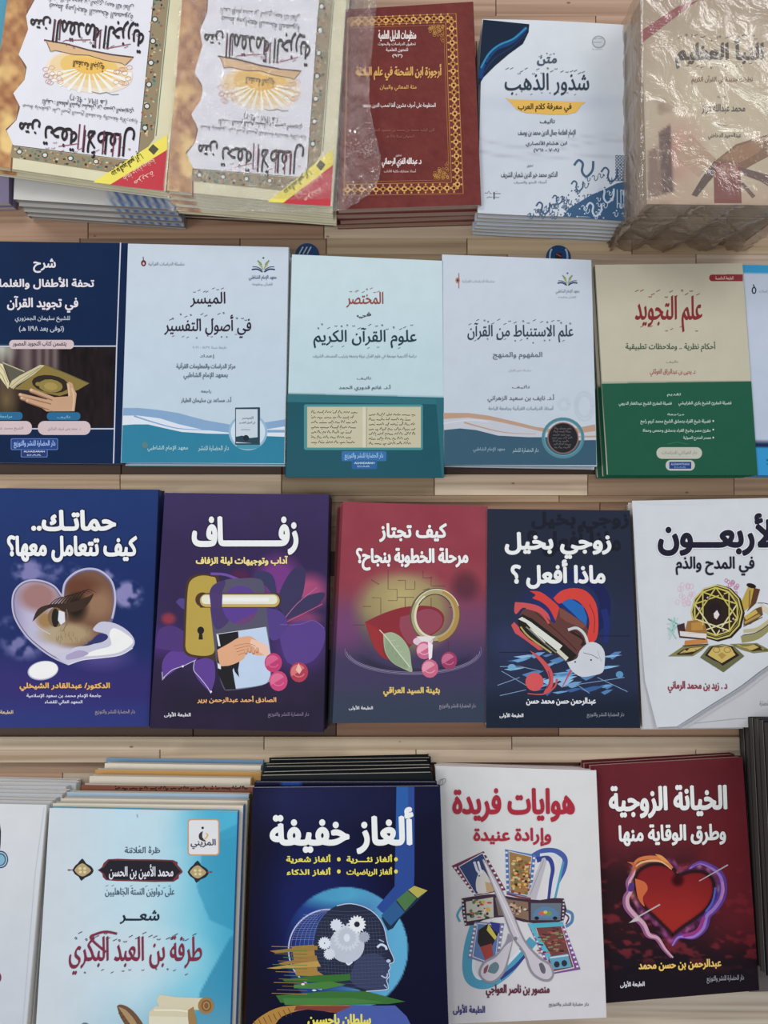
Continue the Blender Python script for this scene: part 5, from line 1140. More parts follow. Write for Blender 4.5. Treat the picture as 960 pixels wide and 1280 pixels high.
restack(bO, plO, [(.0128, .0004, .0008, .1), (.0256, .0002, .0012, -.1)], 'dark navy books with a shoe', 'dark navy shoe book, @ of its pile')

# ---- white book at the right, cover curling
QP = [(790, 627), (985, 623), (1012, 908), (803, 911)]
plP = Plane(760, .854, 5)
bP2, cP2 = make_book('book', plP, QP, .014, shaded((206, 206, 208), (186, 188, 194), 640, 900), step=8, spine_col=(200, 200, 204), back_col=(196, 198, 202), page_col=(210, 202, 190))
CUT = [(790, 626)] + [(985, 622), (1000, 800)] + [tuple(p) for p in spline([(1000, 812), (960, 832), (925, 858), (890, 880), (862, 898), (846, 908)], 3)] + [(821, 909), (806, 850), (797, 740)]
def flap(pl, P, lift, col):
    V = []; n = len(P)
    from mathutils.geometry import delaunay_2d_cdt
    inner = [(x, y) for x in range(796, 1000, 12) for y in range(632, 906, 12) if pmask(np.array([[float(x)]]), np.array([[float(y)]]), P)[0, 0]]
    V2, _, F, *_r = delaunay_2d_cdt([Vector(p) for p in P + inner], [(i, (i + 1) % n) for i in range(n)], [], 1, 1e-4)
    up = lambda x, y: .0006 + .004 * sm(x + y, 1640, 1790) + .0016 * sm(806 - x + (y - 626) * .09, 0, 30)
    top = [list(pl.hit(v.x, v.y, float(up(v.x, v.y)))) for v in V2]; low = [list(pl.hit(v.x, v.y, float(up(v.x, v.y)) - .0004)) for v in V2]; m = len(top)
    FF = [list(f) for f in F] + [[k + m for k in reversed(f)] for f in F]
    rim = list(range(n)); FF += [[rim[i], rim[(i + 1) % n], rim[(i + 1) % n] + m, rim[i] + m] for i in range(n)]
    return top + low, FF, up
V, F, upP = flap(plP, CUT, 0, None)
flapo = mesh_obj('curled_cover', V, F, mat_print('glossy_cover'), bP2, bP2, cols=np.tile(lin((196, 200, 208)), (len(V), 1)))
bm = bmesh.new(); bm.from_mesh(flapo.data); bmesh.ops.recalc_face_normals(bm, faces=bm.faces); bm.to_mesh(flapo.data); bm.free()
a = Ink(plP, lambda x, y: float(upP(x, y)), base=1.5e-4); a.z(820, 710, 6.857)
rr = random.Random(3)
for k in range(20): a.ring(rr.uniform(180, 320), rr.uniform(140, 320), 16, 22, 4, (214, 176, 196), n=9); a.lift -= a.STEP * .6
for k in range(16): a.ring(rr.uniform(560, 700), rr.uniform(100, 220), 13, 16, 6, (184, 120, 160), n=9); a.lift -= a.STEP * .6
for k in range(16): a.line([(rr.uniform(90, 160), rr.uniform(430, 560)), (rr.uniform(100, 200), rr.uniform(420, 620))], 10, rr.choice([(92, 156, 156), (140, 184, 180), (170, 196, 196)])); a.lift -= a.STEP * .6
a.poly([(100, 757), (220, 676), (450, 650), (380, 710), (310, 755)], (122, 120, 72)); a.poly([(160, 745), (240, 690), (420, 665), (350, 712), (300, 742)], (54, 40, 30)); a.poly([(190, 735), (260, 690), (400, 672), (330, 712)], (186, 160, 80))
a.poly([(620, 650), (850, 640), (960, 700), (960, 712), (820, 728), (720, 700)], (122, 120, 72)); a.poly([(650, 655), (840, 650), (950, 702), (810, 712)], (54, 40, 30)); a.poly([(670, 656), (830, 656), (910, 696), (800, 702)], (186, 160, 80))
a.line([(720, 610), (850, 580), (960, 490)], 60, (140, 136, 90), smooth=4); a.line([(740, 540), (860, 520), (970, 440)], 30, (176, 170, 128), smooth=4); a.line([(730, 575), (860, 545), (975, 460)], 6, (40, 34, 24), smooth=4); a.line([(860, 300), (940, 305), (1010, 360)], 5, (40, 40, 34), smooth=4); a.line([(880, 320), (960, 380)], 40, (200, 186, 164))
a.poly([(725, 290), (790, 150), (835, 170), (800, 330), (750, 370)], (176, 148, 50)); a.poly([(835, 170), (886, 182), (850, 300), (770, 375), (800, 320)], (88, 54, 34)); a.ell(812, 152, 42, 20, (34, 24, 24), rot=16, n=14); a.line([(800, 190), (790, 330)], 10, (130, 90, 40))
a.poly([(745, 420), (850, 345), (895, 330), (905, 400), (800, 480), (740, 490)], (98, 70, 36)); a.line([(755, 430), (855, 370)], 34, (186, 160, 60)); a.line([(750, 470), (880, 400)], 20, (166, 136, 62)); a.line([(740, 500), (900, 420)], 7, (70, 50, 30))
a.ell(525, 385, 228, 245, (42, 30, 24), n=12); a.ring(515, 378, 214, 230, 12, (190, 178, 90), n=12); a.ring(515, 378, 196, 212, 5, (150, 136, 70), n=12)
SY = (188, 176, 74); SW = (206, 200, 150)
cen = (510, 372); star = [(cen[0] + 190 * math.cos(math.radians(q * 36 - 90)), cen[1] + 205 * math.sin(math.radians(q * 36 - 90))) for q in range(10)]
for q in range(10):
    P0, P1 = star[q], star[(q + 3) % 10]; low_ = (P0[1] + P1[1]) / 2 > 400
    a.line([P0, P1], 11, SW if low_ else SY); a.lift -= a.STEP * .5
for q in range(10):
    P0, P1 = star[q], star[(q + 1) % 10]; a.line([P0, P1], 12, SY); a.lift -= a.STEP * .5
a.ell(505, 350, 56, 52, (36, 24, 30), n=10); a.poly([(490, 390), (520, 360), (540, 400), (515, 440), (495, 425)], (214, 200, 206))
for (x, y) in ((432, 250), (560, 236), (360, 340), (640, 290), (648, 430), (562, 530)): a.ell(x, y, 24, 26, (40, 22, 26), n=8); a.ell(x + 8, y + 4, 9, 10, (190, 160, 170), n=6)
a.poly([(176, 490), (240, 470), (250, 560), (200, 600), (190, 560)], (66, 38, 48)); a.poly([(268, 455), (405, 438), (435, 560), (240, 560)], (150, 104, 44)); a.poly([(300, 470), (390, 460), (400, 530), (300, 535)], (176, 128, 50)); a.poly([(200, 540), (430, 562), (425, 604), (204, 582)], (206, 200, 198)); a.line([(205, 590), (420, 610)], 12, (60, 36, 36)); a.poly([(245, 622), (430, 605), (440, 640), (240, 665)], (186, 120, 56)); a.line([(225, 668), (440, 652)], 9, (60, 40, 34))
a.poly([(370, 765), (450, 668), (560, 650), (660, 670), (742, 752), (565, 890)], (98, 100, 66)); a.poly([(410, 745), (470, 672), (640, 668), (700, 745), (560, 835)], (42, 30, 30)); a.poly([(435, 742), (480, 680), (560, 660), (630, 678), (668, 742), (552, 812)], (192, 166, 84)); a.ring(510, 700, 28, 22, 7, (150, 120, 50), n=12); a.ring(600, 700, 28, 22, 7, (150, 120, 50), n=12); a.poly([(520, 740), (555, 720), (590, 745), (553, 780)], (166, 134, 60))
a.z(0, 0, 1); a.line([(846, 907.5), (862, 898), (890, 880), (925, 858), (960, 832), (1000, 811)], 2.2, (150, 154, 164), smooth=4)
t = Ink(plP, lambda x, y: float(upP(x, y)), base=a.lift + 2e-5); t.z(760, 600, 3.88); K = (30, 28, 48)
t.text('الأربعـــون', 246, 168, 826, 362, K, bold=.045, edge=.03, ecol=(214, 216, 222)); t.text('الأربعـــون', 246, 168, 826, 362, K, bold=.045); t.text('في المدح والذم', 328, 372, 706, 462, K, bold=.03)
t.text('د . زيد بن محمد الرماني', 288, 974, 568, 1030, (138, 44, 62), bold=.035)
a.build('cover_illustration', bP2, flapo); t.build('title_lettering', bP2, flapo)
t2 = Ink(plP); t2.z(760, 600, 3.88); t2.text('دار الحضارة', 736, 1070, 800, 1100, (110, 112, 124), bold=.01); t2.line([(420, 1180), (600, 1160), (790, 1150)], 3, (150, 152, 160)); t2.build('title_page_lettering', bP2, cP2)
label(bP2, 'white book with curling cover and gold lattice ball, right end of third row', 'book', 'white books with a gold lattice ball')
rP, cP = make_book('book', plP.down(.0148), [(790, 629), (985, 625), (1012, 910), (801, 912)], .0188, (204, 206, 210), step=30, page_col=(210, 204, 196)); label(rP, 'plain white book under the curling white cover, right end of third row', 'book', 'white books with a gold lattice ball')

# ================================================================== ROW 4
# ---- white book cut by the left edge
QQ = [(-150, 1002), (58, 1006), (31, 1300), (-200, 1300)]
plQ = Plane(1100, .768, 9)
bQ, cQ = make_book('book', plQ, QQ, .0105, shaded((196, 200, 206), (184, 190, 200), 1010, 1270), step=10, spine_col=(204, 206, 210), back_col=(190, 192, 196), page_col=(196, 192, 186))
a = Ink(plQ); a.z(0, 1000, 4.575); a.poly([(-60, 60), (-6, 100), (6, 180), (4, 250), (-4, 320), (-60, 330)], (40, 46, 58)); a.ell(4, 340, 43, 50, (36, 62, 92)); a.ell(4, 340, 37, 43, (150, 176, 200)); a.ell(4, 340, 30, 36, (36, 70, 100)); a.ell(3, 341, 25, 30, (112, 166, 192))
a.ell(-18, 1015, 26, 34, (116, 44, 60)); a.line([(252, 40), (200, 420), (130, 1280)], 3, (178, 184, 192))
finish(bQ, cQ, a, None); label(bQ, 'white book with a blue ring motif, cut off at the bottom left', 'book', 'white books at the bottom left')
restack(bQ, plQ, [(.0112, .0006, .0010, .2), (.0224, -.0012, .002, -.3), (.0336, .002, .0034, .3), (.0448, .001, .0052, -.2), (.056, -.003, .0066, .4), (.0672, .003, .0086, .2), (.0784, -.001, .0100, -.3)], 'white books at the bottom left', 'white book, @ of the pile in the bottom left corner')

# ---- poetry book, light to turquoise
QR = [(62, 1010), (297, 1014.5), (286, 1334), (42, 1330)]
plR = Plane(1100, .766, 9)
def p_R(X, Y):
    x, y = toz(X, Y, 60, 1050, 4)
    C = mixc(rgb(188, 198, 208), rgb(176, 204, 218), sm(x, 0, 420)); C = mixc(C, rgb(108, 188, 212), sm(x + y * .12, 480, 860)); C = mixc(C, rgb(40, 152, 188), sm(x - y * .15, 620, 900) * .9)
    w1 = pmask(X, Y, [(214, 1016), (255, 1014), (297, 1014), (296, 1045), (240, 1060), (196, 1058)]); C = mixc(C, rgb(70, 180, 214), w1 * .45 * sm(X, 196, 290))
    w2 = pmask(X, Y, [(255, 1050), (297, 1030), (296, 1165), (262, 1150), (246, 1110)]); C = mixc(C, rgb(28, 134, 172), w2 * .55)
    w3 = pmask(X, Y, [(287, 1173), (296, 1165), (290, 1334), (228, 1334), (250, 1240)]); C = mixc(C, rgb(22, 118, 158), w3 * .65)
    C = mixc(C, rgb(190, 204, 214), np.clip(blob(X, Y, 165, 1195, 110, 50) * 1.6, 0, 1) * .6); C = mixc(C, rgb(100, 150, 176), sm(Y, 1225, 1300) * sm(X, 60, 240) * .6)
    return C
bR, cR = make_book('book', plR, QR, .0075, p_R, step=2.2, spine_col=(28, 90, 160), back_col=(60, 150, 180), page_col=(210, 204, 190))
a = Ink(plR); a.z(60, 1050, 4)
a.z(0, 920, 2.909); a.rect(682, 302, 798, 434, (190, 140, 104), 12); a.rect(687, 306, 793, 430, (206, 208, 214), 9); a.poly(spline([(738, 345), (724, 356), (726, 376), (750, 384), (736, 368), (738, 345)], 3)[:-1], (50, 44, 50)); a.poly(spline([(745, 350), (752, 362), (740, 378), (752, 372), (758, 358), (745, 350)], 3)[:-1], (206, 160, 70)); a.ell(737, 334, 5, 5, (30, 30, 40), n=8)
a.z(60, 1050, 4); GDD = (170, 150, 100)
def finial(x, y, s_):
    a.poly(spline([(x - 50, y), (x - 36, y - 22), (x - 22, y - 34), (x, y - 58), (x + 18, y - 34), (x + 44, y - 18), (x + 56, y + 4), (x + 40, y + 26), (x + 14, y + 38), (x - 6, y + 54), (x - 18, y + 34), (x - 38, y + 20), (x - 50, y)], 2)[:-1], (34, 32, 44))
    a.poly(spline([(x - 40, y), (x - 24, y - 20), (x, y - 34), (x + 22, y - 20), (x + 44, y + 2), (x + 22, y + 22), (x, y + 32), (x - 24, y + 20), (x - 40, y)], 2)[:-1], GDD)
    for dx, dy in ((-12, -8), (12, -8), (-10, 10), (12, 10)): a.ell(x + dx, y + dy, 8, 7, (206, 190, 146), n=8)
    a.line([(x - s_ * 50, y), (x - s_ * 74, y)], 5, (140, 60, 60)); a.ell(x - s_ * 66, y, 5, 5, (120, 50, 60), n=6)
finial(172, 150, 1); finial(748, 160, -1)
a.poly(spline([(248, 150), (270, 135), (300, 96), (420, 96), (625, 100), (648, 125), (674, 158), (655, 175), (628, 208), (420, 206), (290, 200), (272, 168), (248, 150)], 2)[:-1], (110, 40, 50)); a.poly([(256, 150), (280, 136), (306, 101), (620, 106), (640, 130), (664, 158), (646, 172), (622, 203), (296, 196), (280, 166)], (28, 24, 36))
a.poly([(542, 800), (560, 772), (640, 785), (790, 790), (820, 806), (770, 850), (560, 840)], (198, 190, 162)); a.ell(790, 828, 40, 42, (150, 112, 62), n=18); a.ell(792, 828, 26, 30, (120, 84, 44), n=14); a.ring(792, 828, 14, 18, 5, (170, 132, 80), n=12)
a.poly([(505, 860), (540, 828), (620, 836), (720, 840), (748, 980), (760, 1140), (500, 1140)], (196, 188, 160)); a.poly([(700, 850), (728, 832), (752, 960), (760, 1140), (700, 1140)], (150, 116, 66)); a.line([(530, 850), (640, 850), (700, 856)], 8, (216, 210, 186)); a.poly([(506, 880), (700, 885), (706, 940), (506, 940)], (206, 200, 176))
a.poly(spline([(345, 830), (362, 822), (400, 835), (440, 870), (480, 930), (500, 1000), (490, 1140), (440, 1140), (400, 960), (360, 880), (345, 830)], 3)[:-1], (104, 74, 50)); a.poly(spline([(352, 834), (390, 850), (440, 910), (470, 1000), (440, 960), (390, 890), (352, 834)], 3)[:-1], (160, 130, 90)); 
for k in range(8): a.line([(372 + k * 12, 862 + k * 18), (352 + k * 12, 868 + k * 20)], 3, (74, 52, 38)); a.lift -= a.STEP * .5
a.ell(185, 930, 22, 18, (90, 110, 124), n=10)
t = title_ink(plR, a); t.z(60, 1050, 4)
t.text('طرة العلامة', 384, 34, 560, 74, (60, 76, 96), nib=CAL); t.ticks(390, 26, 555, 44, 6, (60, 76, 96), 2, 11, 2)
t.text('محمد الأمين بن الحسن', 306, 122, 626, 196, (206, 208, 220), nib=(.03, .008, -50)); t.text('على دواوين الستة الجاهليين', 286, 238, 632, 284, (64, 84, 104), nib=CAL); t.ticks(290, 226, 628, 250, 11, (64, 84, 104), 4, 12, 2)
t.text('شعـــر', 360, 352, 556, 418, (24, 34, 54), nib=(.03, .006, -50)); RM = (122, 34, 62)
t.text('طرفة بن العبد البكري', 106, 480, 768, 672, RM, nib=(.026, .002, -50)); t.ticks(130, 462, 750, 506, 22, (70, 44, 72), 12, 20, 3.4); t.ticks(180, 640, 740, 672, 10, (70, 44, 72), 14, 14, 3)
t.line([(345, 468), (290, 458), (240, 470), (215, 492), (290, 560)], 12, RM, smooth=5)
t.z(0, 920, 2.909); t.text('المزيني', 694, 374, 784, 410, (44, 38, 46), bold=.012); t.line([(498, 284), (500, 296)], 2, (120, 140, 160))
finish(bR, cR, a, t); label(bR, 'pale blue poetry book with scroll and quill, black title cartouche', 'book')
rr = random.Random(21)
pile = [(66, 304, 1004, (204, 196, 180), (60, 110, 170), 'cream book with a blue spine'), (76, 309, 998, (208, 200, 186), (206, 200, 186), 'cream book'), (84, 311, 990, (150, 176, 200), (70, 130, 70), 'pale blue book with a green spine'),
        (102, 322, 981, (120, 72, 56), (120, 72, 56), 'brown book with black marks'), (112, 313, 970, (196, 188, 174), (196, 160, 90), 'grey cream book'), (119, 326, 962, (180, 134, 70), (180, 134, 70), 'ochre book'), (131, 326, 954, (204, 196, 182), (150, 140, 120), 'cream book with a drab spine'), (133, 329, 947, (100, 134, 166), (60, 110, 160), 'blue book')]
h = .0085
for i, (xl, xr, yt, cc_, sc2, nm) in enumerate(pile):
    Q = [(xl, yt), (xr, yt + 3), (xr - 11, yt + 318), (xl - 18, yt + 316)]; tk = (.0080, .0088, .0076, .0084, .0090, .0076, .0086, .0070)[i] * 1.18
    r_o, c_o = make_book('book', plR.down(h), Q, tk, cc_, step=60, spine_col=sc2, back_col=(170, 164, 152), page_col=(206, 196, 178))
    if i == 3:
        q_ = Ink(plR.down(h)); q_.scribble(144, 982.5, 312, 988, (30, 20, 20), 4, 1.6); q_.build('cover_illustration', r_o, c_o)
    label(r_o, nm + ', ' + ORD[i + 1] + ' of the pile under the poetry book', 'book', 'mixed books under the poetry book'); h += tk + .0007

# ---- riddle book: head with gears
QS = [(316, 984.5), (549.5, 982.5), (562, 1332), (305, 1332)]
plS = Plane(1100, .765, 9)
def p_S(X, Y):
    x, y = toz(X, Y, 290, 930, 3.43)
    C = mixc(rgb(20, 22, 50), rgb(16, 18, 44), sm(Y, 990, 1060)); C = mixc(C, rgb(30, 34, 80), np.clip(blob(X, Y, 330, 1000, 220, 60), 0, 1)); C = mixc(C, rgb(26, 36, 104), np.clip(blob(x, y, 360, 720, 360, 420) * 1.5, 0, 1) * .7)
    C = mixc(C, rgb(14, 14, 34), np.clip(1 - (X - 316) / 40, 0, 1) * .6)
    cc = np.hypot(x - 488, y - 880); k = cc < 266; u = sm(x, 250, 760)
    CI = mixc(rgb(30, 60, 130), rgb(80, 160, 200), sm(x + (y - 880) * .1, 330, 720)); CI = mixc(CI, rgb(70, 176, 206), np.clip(blob(x, y, 440, 640, 220, 80) * 1.6, 0, 1) * .7); CI = mixc(CI, rgb(36, 66, 150), sm(-x, -330, -240) * .8)
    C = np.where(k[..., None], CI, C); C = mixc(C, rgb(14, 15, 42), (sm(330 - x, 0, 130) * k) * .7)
    C = mixc(C, rgb(14, 60, 150), pmask(X, Y, [(352, 984), (376, 984), (376, 986), (352, 986)]) * 0.)
    return C
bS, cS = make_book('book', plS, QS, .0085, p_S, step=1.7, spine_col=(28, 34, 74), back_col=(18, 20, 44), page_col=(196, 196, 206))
a = Ink(plS); a.z(290, 930, 3.43)
a.poly([(705, 184), (782, 184), (782, 560), (778, 640), (690, 745), (640, 720), (620, 700), (697, 610)], (30, 66, 142)); a.poly([(705, 184), (755, 184), (755, 420), (705, 420)], (26, 84, 160)); a.poly([(668, 800), (640, 745), (700, 680), (778, 612), (838, 628), (780, 690), (720, 745), (690, 790)], (18, 40, 66)); a.poly([(640, 735), (700, 672), (740, 720), (680, 780)], (30, 84, 136)); a.poly([(705, 668), (752, 628), (792, 660), (742, 716)], (66, 110, 62)); a.poly([(756, 625), (782, 608), (838, 628), (796, 660)], (170, 160, 60))
a.z(300, 1090, 3.556)
for r_, c_ in ((0, (150, 160, 210)), (1, (190, 196, 226))): a.line(arc(395, 345, 180 - r_ * 2, 180 - r_ * 2, 100, 275, 36), 5 - r_ * 2, c_)
for k in range(9): a.line(arc(395 + k * 5, 340, 168 - k * 14, 172, 150, 268, 12), 1.3, (120, 126, 178)); a.lift -= a.STEP * .5
for k in range(12): a.line([(226 + k * 5, 300 - k * 10), (345, 300 - k * 10)], 1.3, (120, 126, 178)); a.lift -= a.STEP * .5
a.poly([(230, 330), (345, 322), (380, 462), (250, 462)], (156, 118, 46))
HEADP = spline([(345, 440), (330, 340), (340, 260), (375, 190), (430, 150), (490, 140), (560, 158), (610, 195), (640, 245), (652, 300), (662, 335), (684, 385), (680, 402), (664, 408), (668, 428), (660, 440), (664, 462), (652, 480), (658, 505), (650, 522), (600, 528), (545, 530), (520, 520), (440, 500), (345, 440)], 4)[:-1]
a.poly(HEADP, (30, 36, 60)); a.poly(spline([(520, 380), (600, 360), (655, 400), (660, 450), (650, 515), (560, 522), (490, 480), (520, 380)], 3)[:-1], (48, 58, 92))
for k in range(22):
    y0 = 170 + k * 16; xa = 360 - 24 * math.sin(k / 22 * 3.1); xb = 600 + 50 * math.sin(min(k, 18) / 18 * 2.2)
    a.line([(xa, y0), ((xa + xb) / 2, y0 + 6), (xb, y0)], 1.2, (74, 84, 118)); a.lift -= a.STEP * .6
for k in range(18): a.line([(360 + k * 15, 190 + abs(k - 9) * 3), (372 + k * 15, 340), (380 + k * 15, 450 + k * 3)], 1.1, (66, 76, 110)); a.lift -= a.STEP * .6
a.line(spline([(430, 150), (490, 140), (560, 158), (610, 195), (640, 245), (652, 300), (662, 335), (684, 385), (680, 402), (664, 408), (668, 428), (660, 440), (664, 462), (652, 480), (658, 505), (650, 522), (560, 530)], 3), 4, (176, 190, 220))
a.line([(610, 335), (626, 322), (646, 330), (652, 345)], 10, (190, 206, 226), smooth=4); a.line([(640, 310), (618, 300)], 5, (150, 166, 200)); a.line([(628, 460), (650, 470), (656, 450)], 6, (160, 176, 206), smooth=4); a.line([(640, 500), (654, 515)], 5, (150, 166, 196)); a.ell(660, 395, 10, 8, (170, 184, 210), n=8)
def gear(x, y, r_, n, col, hole=None):
    P = []
    for k in range(n * 4): rr2 = r_ if k % 4 in (0, 1) else r_ * .82; P.append((x + rr2 * math.cos(k * math.pi / 2 / n), y + rr2 * math.sin(k * math.pi / 2 / n)))
    a.poly(P, col)
    if hole: a.ell(x, y, hole, hole, (30, 34, 56), n=12)
a.ell(475, 325, 78, 78, (176, 184, 200)); gear(475, 290, 62, 20, (190, 198, 212)); gear(520, 232, 40, 16, (214, 220, 232), 13); gear(428, 235, 28, 12, (200, 208, 222)); gear(376, 316, 29, 16, (206, 214, 226), 3); gear(398, 364, 27, 16, (196, 204, 218), 0); gear(552, 288, 26, 14, (150, 158, 178)); a.poly([(440, 370), (530, 350), (490, 412), (478, 414)], (176, 184, 200)); a.line([(472, 405), (484, 412), (500, 400)], 5, (214, 220, 230))
gear(475, 290, 44, 18, (176, 184, 200)); a.ell(475, 292, 14, 18, (206, 212, 224), n=12)
for (P, c_) in (([(132, 350), (345, 326), (345, 345), (160, 360)], (146, 112, 44)), ([(118, 427), (345, 392), (360, 420), (160, 430)], (176, 140, 62)), ([(170, 405), (340, 370), (345, 395), (190, 412)], (150, 112, 50)), ([(188, 478), (330, 460), (490, 452), (490, 480), (400, 490), (200, 486)], (44, 104, 36)), ([(240, 500), (400, 485), (470, 500), (380, 520), (240, 516)], (60, 120, 46)), ([(160, 548), (400, 528), (560, 530), (735, 575), (660, 586), (400, 588), (180, 580)], (46, 104, 40)), ([(190, 560), (500, 560), (640, 578), (400, 592), (200, 590)], (60, 118, 52))):
    a.poly(P, c_)
for k in range(14): y0 = 330 + k * 16; a.line([(140 + (k * 37) % 60, y0), (300, y0 + 4)], 2.6, rr.choice([(160, 120, 50), (70, 120, 50), (120, 100, 60)])); a.lift -= a.STEP * .6
a.ell(280, 498, 8, 5, (214, 216, 200), n=8); a.ell(330, 525, 10, 4, (214, 216, 200), n=8)
a.poly(spline([(44, 690), (80, 650), (160, 605), (250, 592), (400, 592), (500, 594), (440, 625), (300, 610), (190, 640), (140, 690), (44, 690)], 3)[:-1], (166, 120, 44)); a.poly([(250, 594), (500, 594), (440, 625), (300, 610), (240, 616)], (122, 54, 44)); a.poly([(500, 594), (690, 592), (740, 640), (770, 700), (400, 700), (420, 630)], (64, 84, 160))
for k in range(8): a.line([(60 + k * 22, 660 - k * 8), (75 + k * 22, 690 - k * 8)], 3, (90, 60, 30)); a.lift -= a.STEP * .6
t = title_ink(plS, a); t.z(290, 930, 3.43); YL = (216, 204, 60)
t.text('ألغاز خفيفة', 168, 276, 772, 466, WT, bold=.042); t.text('ألغاز نثـــرية', 492, 474, 686, 512, YL, bold=.035); t.text('ألغاز شعرية', 234, 474, 422, 512, YL, bold=.035); t.text('ألغاز الرياضيات', 492, 528, 686, 566, YL, bold=.035); t.text('ألغاز الذكاء', 236, 530, 422, 566, YL, bold=.035)
for x in (703, 458):
    for y in (494, 546): t.ell(x, y, 8, 9, YL, n=12)
t.text('سلطان باحسين', 326, 1158, 594, 1212, YL, bold=.045)
finish(bS, cS, a, t); label(bS, 'dark blue riddle book with a head full of gears, topmost of its pile', 'book', 'dark blue riddle books')
plS2 = plS.down(.0095)
def p_S2(X, Y): return np.where(((X > 352) & (X < 377) & (Y < 1100))[..., None], rgb(24, 62, 136), rgb(18, 20, 46))
Q2 = [(x + d, y - u) for (x, y), d, u in zip(QS, (2, -4, -2, 2), (7, 5, 6, 6))]
r2_, c2_ = make_book('book', plS2, Q2, .0085, p_S2, step=6, spine_col=(22, 26, 60), back_col=(20, 22, 50), page_col=(200, 200, 208)); label(r2_, 'dark blue riddle book lying the other way round, second of the riddle pile', 'book', 'dark blue riddle books')
Q3 = [(x + d, y - u) for (x, y), d, u in zip(QS, (10, -10, -6, 8), (15, 17, 14, 14))]
r3_, c3_ = make_book('book', plS.down(.019), Q3, .0112, (24, 28, 32), step=60, spine_col=(22, 24, 28), back_col=(28, 30, 34), page_col=(200, 196, 184)); label(r3_, 'black-covered book, third of the pile under the riddle books', 'book', 'black books under the riddle books')
restack(r3_, plS, [(.0122, .0008, .002, .5), (.0244, -.0004, .0042, -.4), (.0366, -.0012, .0058, .2), (.0488, .001, .0076, -.3), (.061, .0002, .009, .2)], 'black books under the riddle books', 'black-covered book, @ of the pile under the riddle books', first=3)

# ---- hobbies book: scissors and film strips
QT = [(544, 957), (745, 963), (758, 1272), (557, 1280)]
plT = Plane(1100, .814, 9)
def bendT(x, y): return .0030 * float(sm(22 - (x - 544 - (y - 958) * .04), 0, 22)) * 0 + .0012 * math.sin((x - 544) / 200 * 3.1) * (1 if y < 1000 else .6)
bT, cT = make_book('book', plT, QT, .0095, shaded((206, 206, 208), (198, 196, 202), 970, 1260), step=8, spine_col=(206, 204, 206), back_col=(190, 188, 192), page_col=(176, 120, 90))
a = Ink(plT); a.z(550, 1050, 4.8)
BB, TT = (52, 66, 146), (64, 146, 178)
a.line([(560, 100), (620, 68), (700, 70), (748, 110), (742, 180), (700, 270), (682, 380)], 40, (64, 88, 158), smooth=6, w2=22); a.line([(600, 90), (680, 86), (724, 130), (708, 210), (676, 360)], 18, (198, 204, 214), smooth=6); a.line([(580, 120), (650, 110), (676, 170), (664, 250), (650, 370)], 32, (50, 62, 140), smooth=6, w2=16); a.line([(740, 130), (715, 240), (688, 360)], 14, TT, smooth=6)
a.line([(130, 400), (104, 450), (120, 490)], 14, TT, smooth=5); a.line([(740, 420), (790, 440), (790, 490), (755, 520)], 18, (72, 120, 160), smooth=5); a.line([(745, 440), (772, 465), (755, 505)], 9, (90, 44, 110), smooth=5)
a.line([(215, 500), (175, 640), (165, 780), (200, 850), (290, 860), (400, 790), (500, 670), (560, 600)], 60, TT, smooth=7); a.line([(205, 700), (205, 790), (250, 830), (360, 780), (480, 660)], 20, (200, 206, 216), smooth=6); a.line([(360, 830), (450, 760), (520, 680)], 26, (48, 60, 130), smooth=5, w2=14)
def strip(P, edge, inner, n=8):
    a.poly(P, edge); cx = sum(p[0] for p in P) / 4; cy = sum(p[1] for p in P) / 4
    ax = [(P[0], P[3]), (P[1], P[2])]
    for (A_, B_), o_ in zip(ax, (1, -1)):
        for k in range(n):
            u = (k + .5) / n; x = A_[0] + (B_[0] - A_[0]) * u; y = A_[1] + (B_[1] - A_[1]) * u; x += (cx - x) * .09; y += (cy - y) * .03; a.rect(x - 7, y - 6, x + 7, y + 6, (206, 204, 210)); a.lift -= a.STEP * .6
    Q_ = [(cx + (x - cx) * .72, cy + (y - cy) * .9) for x, y in P]; a.poly([(cx + (x - cx) * .76, cy + (y - cy) * .94) for x, y in P], (190, 190, 200)); a.poly(Q_, inner); return Q_
strip([(70, 155), (262, 66), (395, 300), (208, 335)], (110, 44, 70), (42, 62, 110)); a.poly(spline([(235, 190), (260, 180), (300, 240), (320, 300), (230, 320), (215, 250), (235, 190)], 3)[:-1], (196, 190, 186)); a.line([(205, 130), (222, 180), (240, 205)], 15, (196, 196, 206)); a.line([(228, 128), (240, 170), (252, 200)], 13, (206, 206, 214)); a.poly([(270, 250), (320, 260), (320, 310), (280, 312)], (180, 150, 110)); a.ell(235, 215, 5, 5, (40, 40, 60), n=6)
strip([(390, 55), (575, 90), (545, 345), (400, 320)], (70, 110, 170), (150, 110, 60)); rq = random.Random(6)
for k in range(70): a.ell(432 + rq.random() * 112, 100 + rq.random() * 220, rq.uniform(6, 13), rq.uniform(6, 11), rq.choice([(206, 160, 80), (120, 76, 40), (60, 40, 30), (190, 176, 130), (96, 110, 60), (150, 50, 40)]), n=7); a.lift -= a.STEP * .8
a.line([(400, 322), (470, 340), (545, 352)], 10, (122, 50, 54))
a.poly([(520, 340), (612, 110), (628, 104), (640, 122), (575, 355)], (176, 172, 182)); a.line([(540, 330), (622, 120)], 4, (140, 136, 150))
a.poly(spline([(130, 350), (250, 330), (330, 325), (450, 345), (600, 360), (742, 350), (742, 480), (620, 500), (500, 490), (380, 460), (260, 480), (150, 515), (130, 350)], 2)[:-1], (62, 40, 58)); 
